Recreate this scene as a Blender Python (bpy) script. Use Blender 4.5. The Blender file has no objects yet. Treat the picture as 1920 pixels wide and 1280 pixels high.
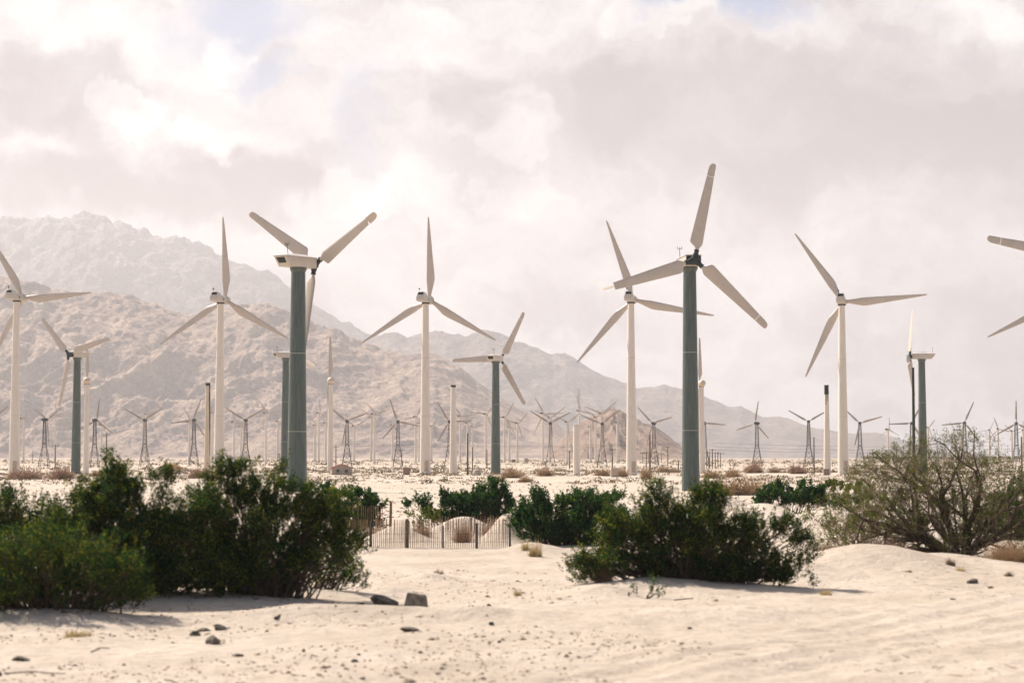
import bpy, math, random
import numpy as np
from mathutils import Vector, Matrix, Euler

random.seed(7)
RNG = np.random.default_rng(7)
SC = bpy.context.scene
COL = SC.collection
R = math.radians

# ------------------------------------------------------------------ camera
FPX = 3733.0                 # focal length in pixels of the 1920 wide photograph
CAM_H = 2.6
PITCH = math.atan(222.0 / FPX)
cam_d = bpy.data.cameras.new("camera")
cam_d.lens = 70.0
cam_d.sensor_width = 36.0
cam_d.clip_start = 0.2
cam_d.clip_end = 40000
cam_d.dof.use_dof = True
cam_d.dof.focus_distance = 230.0
cam_d.dof.aperture_fstop = 1.7
cam = bpy.data.objects.new("camera", cam_d)
cam.location = (0, 0, CAM_H)
cam.rotation_euler = (math.pi / 2 + PITCH, 0, 0)
COL.objects.link(cam)
SC.camera = cam

# ------------------------------------------------------------------ light
SUN_AZ = R(-49)              # measured from +Y towards +X
SUN_EL = R(43)
sun_dir = Vector((math.sin(SUN_AZ) * math.cos(SUN_EL), math.cos(SUN_AZ) * math.cos(SUN_EL), math.sin(SUN_EL)))
sd = bpy.data.lights.new("sun", 'SUN')
sd.energy = 5.0
sd.angle = R(0.6)
sd.color = (1.0, 0.90, 0.78)
sun = bpy.data.objects.new("sun", sd)
sun.rotation_euler = sun_dir.to_track_quat('Z', 'Y').to_euler()
COL.objects.link(sun)

SC.view_settings.view_transform = 'Standard'
SC.view_settings.look = 'None'
SC.view_settings.exposure = 0.95
SC.view_settings.gamma = 1.0
SC.view_settings.use_curve_mapping = False
SC.cycles.max_bounces = 6
SC.cycles.transparent_max_bounces = 8
SC.cycles.volume_bounces = 0


def ray(px, py):
    u = (px - 960) / FPX
    v = (640 - py) / FPX
    return Vector((u, math.cos(PITCH) - v * math.sin(PITCH), v * math.cos(PITCH) + math.sin(PITCH)))


def P(px, py, D):
    d = ray(px, py)
    t = D / d.y
    return Vector((d.x * t, D, CAM_H + d.z * t))


def srgb(r, g, b):
    def f(c):
        c /= 255.0
        return c / 12.92 if c <= 0.04045 else ((c + 0.055) / 1.055) ** 2.4
    return (f(r), f(g), f(b), 1.0)


# ------------------------------------------------------------------ node helper
class NT:
    def __init__(self, tree):
        self.t = tree
        tree.nodes.clear()

    def n(self, kind, **kw):
        nd = self.t.nodes.new(kind)
        for k, v in kw.items():
            if k == 'ins':
                for kk, vv in v.items():
                    s = nd.inputs[kk]
                    if hasattr(vv, 'links') or isinstance(vv, bpy.types.NodeSocket):
                        self.t.links.new(vv, s)
                    else:
                        s.default_value = vv
            else:
                setattr(nd, k, v)
        return nd

    def m(self, op, a, b=None, c=None, clamp=False):
        nd = self.t.nodes.new('ShaderNodeMath')
        nd.operation = op
        nd.use_clamp = clamp
        for i, x in enumerate((a, b, c)):
            if x is None:
                continue
            if isinstance(x, bpy.types.NodeSocket):
                self.t.links.new(x, nd.inputs[i])
            else:
                nd.inputs[i].default_value = x
        return nd.outputs[0]

    def vm(self, op, a, b=None):
        nd = self.t.nodes.new('ShaderNodeVectorMath')
        nd.operation = op
        for i, x in enumerate((a, b)):
            if x is None:
                continue
            if isinstance(x, bpy.types.NodeSocket):
                self.t.links.new(x, nd.inputs[i])
            else:
                nd.inputs[i].default_value = x
        return nd.outputs[1] if op == 'LENGTH' else nd.outputs[0]

    def noise(self, vec, scale, detail=4, rough=0.55, dist=0.0, out=0):
        nd = self.n('ShaderNodeTexNoise', ins={'Scale': scale, 'Detail': detail, 'Roughness': rough, 'Distortion': dist})
        if vec is not None:
            self.t.links.new(vec, nd.inputs['Vector'])
        return nd.outputs[out]

    def ramp(self, fac, stops, interp='LINEAR'):
        nd = self.t.nodes.new('ShaderNodeValToRGB')
        nd.color_ramp.interpolation = interp
        el = nd.color_ramp.elements
        while len(el) < len(stops):
            el.new(0.5)
        for e, (p, c) in zip(el, stops):
            e.position = p
            e.color = c if len(c) == 4 else (*c, 1)
        self.t.links.new(fac, nd.inputs[0])
        return nd.outputs[0]

    def mix(self, fac, a, b, mode='MIX'):
        nd = self.t.nodes.new('ShaderNodeMix')
        nd.data_type = 'RGBA'
        nd.blend_type = mode
        for i, x in ((0, fac), (6, a), (7, b)):
            if isinstance(x, bpy.types.NodeSocket):
                self.t.links.new(x, nd.inputs[i])
            else:
                nd.inputs[i].default_value = x
        return nd.outputs[2]


# ------------------------------------------------------------------ world: procedural clouds over a Nishita sky
world = bpy.data.worlds.new("World")
SC.world = world
world.use_nodes = True
W = NT(world.node_tree)
tc = W.n('ShaderNodeTexCoord')
dirv = tc.outputs['Generated']
sky = W.n('ShaderNodeTexSky', sky_type='NISHITA', sun_disc=False, sun_elevation=SUN_EL, sun_rotation=SUN_AZ,
          air_density=1.0, dust_density=1.5, ozone_density=1.0)
# wobble the direction so that the cloud banks get puffy borders
wn1 = W.noise(dirv, 9.0, 5, 0.6, 0, 1)
wn2 = W.noise(dirv, 40.0, 4, 0.6, 0, 1)
warp = W.vm('ADD', W.vm('SCALE', W.vm('SUBTRACT', wn1, (0.5, 0.5, 0.5))), W.vm('SCALE', W.vm('SUBTRACT', wn2, (0.5, 0.5, 0.5))))
for nd in world.node_tree.nodes:
    if nd.type == 'VECT_MATH' and nd.operation == 'SCALE':
        nd.inputs['Scale'].default_value = 0.115
scales = [nd for nd in world.node_tree.nodes if nd.type == 'VECT_MATH' and nd.operation == 'SCALE']
scales[1].inputs['Scale'].default_value = 0.028
wd = W.vm('ADD', dirv, warp)
scales[0].inputs['Scale'].default_value = 0.085
scales[1].inputs['Scale'].default_value = 0.035
# (px, py, rx, ry, amount, softness) banks given by compass direction
BANKS = [
    # broad grey bellies
    (70, 175, 200, 60, -0.34, .3), (230, 255, 150, 45, -0.22, .5), (370, 352, 250, 62, -0.52, .3), (60, 365, 220, 55, -0.34, .5),
    (1560, 260, 620, 150, -0.34, .7), (1750, 310, 360, 120, -0.20, .7), (1120, 190, 220, 110, -0.22, .6), (1400, 110, 420, 90, -0.16, .5),
    (890, 190, 60, 70, -0.22, .3), (1100, 560, 260, 50, -0.14, .7), (1800, 620, 260, 240, -0.24, .9), (1180, 440, 180, 50, -0.12, .6),
    (640, 300, 110, 60, -0.14, .6), (740, 180, 70, 120, -0.12, .6), (1000, 480, 200, 40, -0.12, .5), (300, 190, 120, 40, -0.10, .4),
    # bright heads with crisp rims
    (265, 225, 62, 34, 0.24, -.12), (340, 285, 110, 40, 0.17, .0), (130, 300, 150, 45, 0.14, .3), (420, 180, 260, 80, 0.02, .6),
    (965, 245, 85, 60, 0.26, .05), (800, 378, 80, 36, 0.15, -.1), (690, 362, 55, 30, 0.20, -.14), (560, 430, 180, 40, 0.06, .5),
    (1880, 30, 150, 70, 0.20, .6), (980, 370, 60, 34, 0.18, -.1), (60, 40, 240, 50, 0.10, .7), (730, 70, 130, 70, 0.20, .1),
    (470, 88, 52, 30, 0.22, -.14), (1660, 380, 150, 26, 0.14, .1), (1240, 40, 90, 30, 0.16, -.05), (1500, 60, 60, 40, 0.10, -.05), (430, 275, 60, 30, 0.16, -.1), (870, 440, 90, 30, 0.10, .0),
]
BLUE = [(490, 15, 120, 55, .8), (545, 125, 60, 40, .7), (1400, 0, 70, 44, 1.0), (1320, -4, 90, 34, 1.0), (700, 230, 40, 120, .35), (1450, 20, 45, 40, .5), (350, 60, 70, 40, .4)]


def blob(src, px, py, rx, ry, soft):
    d0 = ray(px, py).normalized()
    df = W.vm('SUBTRACT', src, tuple(d0))
    sc = W.vm('MULTIPLY', df, (FPX / rx, 1.2 * FPX / max(rx, ry) * 0.4, FPX / ry))
    ln = W.vm('LENGTH', sc)
    return W.m('SMOOTHSTEP' if False else 'MULTIPLY', W.m('SUBTRACT', 1.35, ln, clamp=False), 1.0 / (soft + 0.35), clamp=True)


wst = W.vm('MULTIPLY', wd, (0.8, 0.8, 1.25))
n_big = W.noise(wst, 6.5, 3, 0.5)
n_mid = W.noise(wst, 13.0, 8, 0.62)
n_fine = W.noise(wst, 34.0, 7, 0.62)
val = W.m('ADD', W.m('MULTIPLY', W.m('SUBTRACT', n_big, 0.5), 0.7), 0.53)
# billows: folded noise gives rounded heads with crisper rims
bil = W.m('ABSOLUTE', W.m('SUBTRACT', n_mid, 0.5))
val = W.m('ADD', val, W.m('MULTIPLY', W.m('SUBTRACT', 0.07, bil), 2.0))
val = W.m('ADD', val, W.m('MULTIPLY', W.m('SUBTRACT', n_fine, 0.5), 0.60))
for (px, py, rx, ry, a, s) in BANKS:
    b = blob(wd, px, py, rx, ry, s)
    b = W.m('MULTIPLY', b, W.m('MULTIPLY', b, W.m('SUBTRACT', 3.0, W.m('MULTIPLY', b, 2.0))))
    val = W.m('MULTIPLY_ADD', b, a, val)
cloud_col = W.ramp(val, [(0.0, (0.34, 0.308, 0.325)), (0.30, (0.455, 0.42, 0.44)), (0.56, (0.63, 0.60, 0.605)), (0.80, (0.78, 0.755, 0.75)), (1.0, (0.90, 0.88, 0.87))])
blue_f = None
for (px, py, rx, ry, a) in BLUE:
    b = W.m('MULTIPLY', blob(wd, px, py, rx, ry, .5), a)
    blue_f = b if blue_f is None else W.m('MAXIMUM', blue_f, b)
# elsewhere: gaps open behind and above the camera, where the day is clearer
sep = W.n('ShaderNodeSeparateXYZ')
world.node_tree.links.new(dirv, sep.inputs[0])
back = W.m('MULTIPLY', W.m('SUBTRACT', 0.55, sep.outputs['Y']), 1.6, clamp=True)
gap = W.m('MULTIPLY', W.m('SUBTRACT', W.noise(dirv, 3.0, 5, 0.6), 0.36), 5.0, clamp=True)
back_f = W.m('MULTIPLY', back, W.m('ADD', W.m('MULTIPLY', gap, 0.20), 0.80), clamp=True)
bg_sky = W.n('ShaderNodeBackground', ins={'Color': sky.outputs[0], 'Strength': 0.06})
bg_cloud = W.n('ShaderNodeBackground', ins={'Color': cloud_col, 'Strength': 0.66})
blue_bg = W.n('ShaderNodeBackground', ins={'Color': W.mix(0.8, sky.outputs[0], (2.6, 3.3, 5.2, 1)), 'Strength': 0.07})
mx1 = W.n('ShaderNodeMixShader')
world.node_tree.links.new(blue_f, mx1.inputs[0])
world.node_tree.links.new(bg_cloud.outputs[0], mx1.inputs[1])
world.node_tree.links.new(blue_bg.outputs[0], mx1.inputs[2])
mx2 = W.n('ShaderNodeMixShader')
world.node_tree.links.new(back_f, mx2.inputs[0])
world.node_tree.links.new(mx1.outputs[0], mx2.inputs[1])
world.node_tree.links.new(bg_sky.outputs[0], mx2.inputs[2])
wo = W.n('ShaderNodeOutputWorld')
world.node_tree.links.new(mx2.outputs[0], wo.inputs[0])
world.cycles.sampling_method = 'MANUAL'
world.cycles.sample_map_resolution = 512

# ------------------------------------------------------------------ materials
MATS = {}


def material(name, fn):
    m = bpy.data.materials.new(name)
    m.use_nodes = True
    T = NT(m.node_tree)
    out = T.n('ShaderNodeOutputMaterial')
    fn(T, m.node_tree, out)
    MATS[name] = m
    return m


def bsdf(T, tree, out, color, rough=0.7, metal=0.0, normal=None, spec=0.5):
    b = T.n('ShaderNodeBsdfPrincipled')
    for k, v in (('Base Color', color), ('Roughness', rough), ('Metallic', metal), ('Specular IOR Level', spec)):
        if isinstance(v, bpy.types.NodeSocket):
            tree.links.new(v, b.inputs[k])
        else:
            b.inputs[k].default_value = v
    if normal is not None:
        tree.links.new(normal, b.inputs['Normal'])
    tree.links.new(b.outputs[0], out.inputs[0])
    return b


def m_sand(T, t, out):
    pos = T.n('ShaderNodeNewGeometry').outputs['Position']
    a = T.noise(pos, 0.35, 5, 0.6)
    b = T.noise(pos, 3.5, 6, 0.65)
    c = T.noise(pos, 28.0, 5, 0.7)
    d = T.noise(pos, 0.03, 4, 0.6)
    col = T.ramp(a, [(0.3, (0.46, 0.39, 0.322)), (0.5, (0.53, 0.455, 0.385)), (0.7, (0.59, 0.515, 0.445))])
    col = T.mix(T.m('MULTIPLY', T.ramp(b, [(0.35, (1, 1, 1)), (0.55, (0, 0, 0))]), 0.35), col, (0.27, 0.215, 0.165, 1))
    # dark grit
    col = T.mix(T.m('MULTIPLY', T.ramp(c, [(0.32, (1, 1, 1)), (0.40, (0, 0, 0))]), 0.55), col, (0.18, 0.14, 0.105, 1))
    # brown scrubby plain far out
    sp = T.n('ShaderNodeSeparateXYZ')
    t.links.new(pos, sp.inputs[0])
    far = T.m('MULTIPLY', T.m('SUBTRACT', sp.outputs['Y'], 560.0), 1 / 500.0, clamp=True)
    patch = T.noise(T.vm('MULTIPLY', pos, (1.0, 0.25, 1.0)), 0.03, 5, 0.65)
    col = T.mix(T.m('MULTIPLY', far, T.ramp(patch, [(0.36, (0, 0, 0)), (0.6, (0.8, 0.8, 0.8))])), col, (0.27, 0.20, 0.145, 1))
    mid = T.ramp(d, [(0.4, (0, 0, 0)), (0.7, (0.35, 0.35, 0.35))])
    col = T.mix(mid, col, (0.33, 0.27, 0.21, 1))
    h = T.m('ADD', T.m('MULTIPLY', T.noise(pos, 1.9, 7, 0.68), 0.16), T.m('MULTIPLY', T.noise(pos, 11.0, 6, 0.75), 0.05))
    rip = T.n('ShaderNodeTexWave', wave_type='BANDS', bands_direction='DIAGONAL', ins={'Scale': 1.1, 'Distortion': 7.0, 'Detail': 3.0, 'Detail Scale': 1.2})
    t.links.new(pos, rip.inputs['Vector'])
    h = T.m('ADD', h, T.m('MULTIPLY', rip.outputs['Fac'], 0.006))
    bp = T.n('ShaderNodeBump', ins={'Strength': 0.75, 'Distance': 1.0, 'Height': h})
    bsdf(T, t, out, col, 0.95, normal=bp.outputs[0], spec=0.1)


def m_rock(c1, c2, c3, scale, snow_fade0=0, snow_fade1=0):
    def f(T, t, out):
        pos = T.n('ShaderNodeNewGeometry').outputs['Position']
        a = T.noise(pos, scale, 8, 0.68)
        b = T.noise(pos, scale * 7, 6, 0.7)
        s = T.m('ADD', T.m('MULTIPLY', a, 0.6), T.m('MULTIPLY', b, 0.4))
        col = T.ramp(s, [(0.40, c1), (0.5, c2), (0.60, c3)])
        if snow_fade1:
            sp = T.n('ShaderNodeSeparateXYZ')
            t.links.new(pos, sp.inputs[0])
            f_ = T.m('MULTIPLY', T.m('SUBTRACT', T.m('ADD', sp.outputs['Z'], T.m('MULTIPLY', T.m('SUBTRACT', b, 0.5), 700.0)), snow_fade0), 1.0 / (snow_fade1 - snow_fade0), clamp=True)
            col = T.mix(T.m('MULTIPLY', f_, 0.3), col, (0.58, 0.55, 0.56, 1))  # pale snow and rock dusting, also painting the crest's fade into cloud
        bp = T.n('ShaderNodeBump', ins={'Strength': 1.0, 'Distance': 1.0, 'Height': T.m('MULTIPLY', b, 0.18 / scale)})
        bsdf(T, t, out, col, 0.95, normal=bp.outputs[0], spec=0.1)
    return f


def m_paint(base, dirt, rough=0.45, amt=0.5, scale=0.8, streak=True, metal=0.0):
    def f(T, t, out):
        pos = T.n('ShaderNodeTexCoord').outputs['Object']
        v = T.vm('MULTIPLY', pos, (3.0, 3.0, 0.25)) if streak else pos
        a = T.noise(v, scale * 2.2, 6, 0.65)
        b = T.noise(pos, scale * 9, 4, 0.7)
        f1 = T.ramp(a, [(0.42, (0, 0, 0)), (0.75, (amt, amt, amt))])
        f2 = T.ramp(b, [(0.60, (0, 0, 0)), (0.78, (amt * .8,) * 3)])
        col = T.mix(T.m('MAXIMUM', f1, f2), (*base, 1), (*dirt, 1))
        bsdf(T, t, out, col, rough, metal)
    return f


def m_leaf(c1, c2, c3, trans=0.35):
    def f(T, t, out):
        g = T.n('ShaderNodeNewGeometry')
        rnd = g.outputs['Random Per Island']
        pos = T.noise(g.outputs['Position'], 2.2, 3, 0.6)
        s = T.m('ADD', T.m('MULTIPLY', rnd, 0.55), T.m('MULTIPLY', pos, 0.5))
        col = T.ramp(s, [(0.25, c1), (0.6, c2), (0.86, c3)])  # leaf greens with shaded teal and sunlit yellow tones painted in at random
        d = T.n('ShaderNodeBsdfDiffuse', ins={'Color': col, 'Roughness': 0.5})
        tr = T.n('ShaderNodeBsdfTranslucent', ins={'Color': T.mix(1.0, col, (1.25, 1.2, 0.55, 1), 'MULTIPLY')})
        mx = T.n('ShaderNodeMixShader', ins={0: trans, 1: d.outputs[0], 2: tr.outputs[0]})
        t.links.new(mx.outputs[0], out.inputs[0])
    return f


def m_noise(c1, c2, scale, rough=0.9, bump=0.0):
    def f(T, t, out):
        pos = T.n('ShaderNodeTexCoord').outputs['Object']
        a = T.noise(pos, scale, 6, 0.65)
        col = T.ramp(a, [(0.35, c1), (0.65, c2)])
        bp = None
        if bump:
            bp = T.n('ShaderNodeBump', ins={'Strength': 0.8, 'Distance': bump, 'Height': a}).outputs[0]
        bsdf(T, t, out, col, rough, normal=bp, spec=0.25)
    return f


def m_rand(c1, c2, c3):
    def f(T, t, out):
        g = T.n('ShaderNodeNewGeometry')
        col = T.ramp(g.outputs['Random Per Island'], [(0.0, c1), (0.5, c2), (1.0, c3)])
        bsdf(T, t, out, col, 0.9, spec=0.2)
    return f


material('sand', m_sand)
material('rock_far', m_rock((0.06, 0.055, 0.07), (0.115, 0.10, 0.115), (0.27, 0.24, 0.24), 0.006, 700, 1080))
material('rock_mid', m_rock((0.14, 0.105, 0.105), (0.23, 0.18, 0.165), (0.35, 0.28, 0.245), 0.005))
material('rock_near', m_rock((0.21, 0.15, 0.15), (0.39, 0.285, 0.23), (0.56, 0.43, 0.33), 0.014))
material('rock_small', m_rock((0.12, 0.08, 0.075), (0.30, 0.21, 0.165), (0.40, 0.29, 0.22), 0.03))
material('white_paint', m_paint((0.72, 0.65, 0.575), (0.50, 0.41, 0.33), 0.4, 0.45))
material('blade_paint', m_paint((0.52, 0.45, 0.39), (0.36, 0.30, 0.25), 0.4, 0.4, 0.5, False))
material('cream_paint', m_paint((0.62, 0.52, 0.40), (0.36, 0.27, 0.18), 0.5, 0.55))
material('nacelle_paint', m_paint((0.55, 0.49, 0.43), (0.36, 0.29, 0.23), 0.45, 0.35, 0.8, False))
material('green_paint', m_paint((0.070, 0.098, 0.092), (0.17, 0.18, 0.155), 0.42, 0.7, metal=0.4))
material('flange_paint', m_paint((0.36, 0.36, 0.32), (0.2, 0.2, 0.18), 0.5, 0.4))
material('dark_steel', m_noise((0.012, 0.022, 0.024), (0.035, 0.055, 0.055), 3.0, 0.5))
material('lattice_steel', m_noise((0.02, 0.014, 0.015), (0.05, 0.035, 0.035), 1.0, 0.8))
material('dark_glass', m_noise((0.008, 0.012, 0.014), (0.02, 0.03, 0.03), 2.0, 0.3))
material('soot', m_noise((0.012, 0.016, 0.016), (0.05, 0.045, 0.035), 3.0, 0.8))
material('leaf_green', m_leaf((0.009, 0.038, 0.028), (0.036, 0.076, 0.030), (0.27, 0.24, 0.04), 0.44))
material('leaf_mid', m_leaf((0.010, 0.042, 0.030), (0.032, 0.082, 0.038), (0.14, 0.20, 0.055), 0.42))
material('leaf_olive', m_leaf((0.03, 0.06, 0.02), (0.09, 0.12, 0.035), (0.24, 0.23, 0.07), 0.4))
material('bark', m_noise((0.045, 0.032, 0.026), (0.13, 0.09, 0.065), 12.0))
material('twig', m_rand((0.10, 0.07, 0.05), (0.20, 0.145, 0.10), (0.36, 0.27, 0.19)))
material('dry_twig', m_rand((0.26, 0.16, 0.085), (0.42, 0.27, 0.15), (0.56, 0.40, 0.24)))
material('dry_twig_pink', m_rand((0.22, 0.13, 0.085), (0.38, 0.24, 0.16), (0.50, 0.35, 0.25)))
material('straw', m_rand((0.42, 0.30, 0.12), (0.58, 0.45, 0.22), (0.68, 0.56, 0.34)))
material('scrub', m_rand((0.08, 0.07, 0.04), (0.20, 0.145, 0.085), (0.40, 0.29, 0.18)))
material('stone', m_noise((0.10, 0.085, 0.07), (0.30, 0.25, 0.20), 9.0, 0.9, 0.02))
material('dark_stone', m_noise((0.035, 0.033, 0.03), (0.20, 0.165, 0.13), 12.0, 0.9, 0.02))
material('gravel', m_rand((0.10, 0.075, 0.055), (0.26, 0.19, 0.14), (0.42, 0.32, 0.24)))
material('lath', m_rand((0.16, 0.10, 0.06), (0.32, 0.21, 0.13), (0.48, 0.34, 0.22)))
material('old_wood', m_noise((0.07, 0.05, 0.035), (0.22, 0.16, 0.11), 9.0, 0.9))
material('fence_metal', m_noise((0.03, 0.035, 0.035), (0.09, 0.08, 0.07), 6.0, 0.6))
material('hut_wall', m_noise((0.36, 0.27, 0.22), (0.48, 0.38, 0.31), 2.0))
material('hut_roof', m_noise((0.22, 0.09, 0.06), (0.40, 0.18, 0.12), 2.5))
material('window_dark', m_noise((0.03, 0.05, 0.045), (0.07, 0.10, 0.09), 3.0, 0.3))
material('cabinet_brown', m_noise((0.22, 0.14, 0.11), (0.32, 0.22, 0.17), 3.0))
material('cabinet_tan', m_noise((0.42, 0.32, 0.25), (0.55, 0.44, 0.35), 3.0))
material('concrete', m_noise((0.34, 0.30, 0.26), (0.48, 0.43, 0.37), 4.0))
material('wire_dark', m_noise((0.05, 0.045, 0.045), (0.08, 0.07, 0.07), 1.0))
material('mast_red', m_noise((0.30, 0.12, 0.10), (0.42, 0.22, 0.18), 0.2))


# ------------------------------------------------------------------ numpy noise
def _hash(ix, iy, seed):
    v = np.sin(ix * 127.1 + iy * 311.7 + seed * 74.7) * 43758.5453
    return v - np.floor(v)


def vnoise(x, y, seed=0):
    ix, iy = np.floor(x), np.floor(y)
    fx, fy = x - ix, y - iy
    fx = fx * fx * fx * (fx * (fx * 6 - 15) + 10)
    fy = fy * fy * fy * (fy * (fy * 6 - 15) + 10)
    a, b = _hash(ix, iy, seed), _hash(ix + 1, iy, seed)
    c, d = _hash(ix, iy + 1, seed), _hash(ix + 1, iy + 1, seed)
    return (a + (b - a) * fx) * (1 - fy) + (c + (d - c) * fx) * fy


def fbm(x, y, octs=5, seed=0, gain=0.5):
    s, a, tot = 0.0, 1.0, 0.0
    for i in range(octs):
        s = s + a * (vnoise(x, y, seed + i * 13) - 0.5)
        tot += a
        x, y = x * 1.93 + y * 0.55 + 3.1, y * 1.93 - x * 0.55 + 7.7
        a *= gain
    return s / tot * 2


def ridged(x, y, octs=6, seed=0, gain=0.55, mixr=0.6):
    s, a, tot, w = 0.0, 1.0, 0.0, 1.0
    for i in range(octs):
        n = 1 - np.abs(2 * vnoise(x, y, seed + i * 17) - 1)
        n = n * n
        s = s + a * n * w
        w = np.clip(n * 1.6, 0, 1)
        tot += a
        x, y = x * 1.9 + y * mixr + 5.3, y * 1.9 - x * mixr * .6 + 1.7
        a *= gain
    return s / tot


# ------------------------------------------------------------------ terrain height
YS = [-2000, 0, 60, 100, 200, 350, 500, 700, 1000, 2000, 3000, 9800]
ZS = [0, 0, 0, -0.1, -0.55, -0.05, 0.0, 0.3, 1.5, 3.3, 5.4, 8]
# mounds: px, D, z_top_py, half width px, depth m (height measured above the plain)
MOUNDS = [
    (1630, 47.0, 1019, 165, 2.6), (1760, 49.5, 1036, 120, 2.4), (1500, 45.0, 1052, 80, 2.0),
    (1250, 40.3, 1082, 170, 1.3), (1130, 38.6, 1094, 70, 1.0), (1170, 36.8, 1122, 90, 0.7),
    (1430, 75.0, 943, 90, 4.5), (1560, 70.0, 955, 120, 5.0), (1110, 80.0, 925, 90, 4.0), (1330, 90.0, 925, 110, 5.0),
    (950, 63.2, 962, 36, 1.1), (745, 64.0, 985, 50, 1.5), (1000, 57.0, 1016, 60, 1.2), (870, 70.0, 968, 60, 2.2),
    (810, 43.0, 1073, 55, 0.5), (730, 39.0, 1097, 45, 0.45), (1035, 37.0, 1118, 50, 0.4),
    (330, 36.0, 1108, 240, 1.6), (60, 33.0, 1138, 180, 1.2), (560, 38.0, 1104, 130, 1.0),
    (640, 33.4, 1131, 190, 0.7), (900, 33.2, 1135, 170, 0.7), (1330, 33.0, 1140, 260, 1.6),
]
_M = []


def base_h(x, y):
    h = np.interp(y, YS, ZS)
    near = np.clip((140 - y) / 80, 0, 1)
    mid = np.clip((y - 60) / 120, 0, 1) * np.clip((1400 - y) / 600, 0, 1)
    h = h + near * 0.09 * fbm(x / 7, y / 7, 4, 3)
    h = h + (0.05 * fbm(x / 1.3, y / 1.6, 4, 9) + 0.018 * fbm(x / .45, y / .5, 3, 19)) * np.clip((90 - y) / 40, 0, 1)
    h = h + mid * (0.30 * fbm(x / 30, y / 34, 5, 5) + 0.14 * np.maximum(0, fbm(x / 6, y / 9, 4, 8)))
    # shallow old ruts sweeping across the lower right
    d = (x - 1.3) * 0.834 - (y - 23.2) * 0.551 + 0.25 * np.sin(y * .35)
    w = np.exp(-(d / 2.6) ** 2) * np.clip((44 - y) / 6, 0, 1) * np.clip((y - 5) / 5, 0, 1)
    h = h + w * (0.013 * np.sin(d * 10.5) + 0.02 * np.sin(d * 3.7 + 1))
    return h


for (px, D, py, wpx, dep) in MOUNDS:
    p = P(px, py, D)
    b = float(base_h(np.array([p.x]), np.array([D]))[0])
    _M.append((p.x, D, p.z - b, wpx / FPX * D, dep))


def ground(x, y):
    x = np.asarray(x, float)
    y = np.asarray(y, float)
    h = base_h(x, y)
    add = np.zeros_like(h)
    for (mx, my, a, sx, sy) in _M:
        q = ((x - mx) / sx) ** 2 + ((y - my) / sy) ** 2
        g = a * np.exp(-q)
        add = np.maximum(add, g) if a > 0 else np.minimum(add, g)
    return h + add


def gz(x, y):
    return float(ground(np.array([x]), np.array([y]))[0])


def on_ground(px, D):
    x = (px - 960) / FPX * D * 1.0018
    return Vector((x, D, gz(x, D)))


# ------------------------------------------------------------------ mesh helpers
def link(o, parent=None):
    COL.objects.link(o)
    if parent is not None:
        o.parent = parent
    return o


def np_mesh(name, V, F, mat=None, smooth=False):
    V = np.asarray(V, dtype=np.float32).reshape(-1, 3)
    F = np.asarray(F, dtype=np.int32)
    k = F.shape[1]
    me = bpy.data.meshes.new(name)
    me.vertices.add(len(V))
    me.vertices.foreach_set('co', V.ravel())
    me.loops.add(F.size)
    me.loops.foreach_set('vertex_index', F.ravel())
    me.polygons.add(len(F))
    me.polygons.foreach_set('loop_start', np.arange(0, F.size, k, dtype=np.int32))
    me.polygons.foreach_set('loop_total', np.full(len(F), k, dtype=np.int32))
    if smooth:
        me.polygons.foreach_set('use_smooth', np.ones(len(F), dtype=bool))
    me.update(calc_edges=True)
    if mat:
        me.materials.append(MATS[mat])
    return me


def obj(name, me, parent=None, loc=None, rot=None):
    o = bpy.data.objects.new(name, me)
    if loc is not None:
        o.location = loc
    if rot is not None:
        o.rotation_euler = rot
    return link(o, parent)


def thing(name, label, cat, loc=(0, 0, 0), group=None, rotz=0.0):
    o = bpy.data.objects.new(name, None)
    o.location = loc
    o.rotation_euler = (0, 0, rotz)
    o.empty_display_size = 0.2
    link(o)
    return tag(o, label, cat, group)


def tag(o, label, cat, group=None, kind=None):
    o['label'] = label
    o['category'] = cat
    if group:
        o['group'] = group
    if kind:
        o['kind'] = kind
    return o


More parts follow.
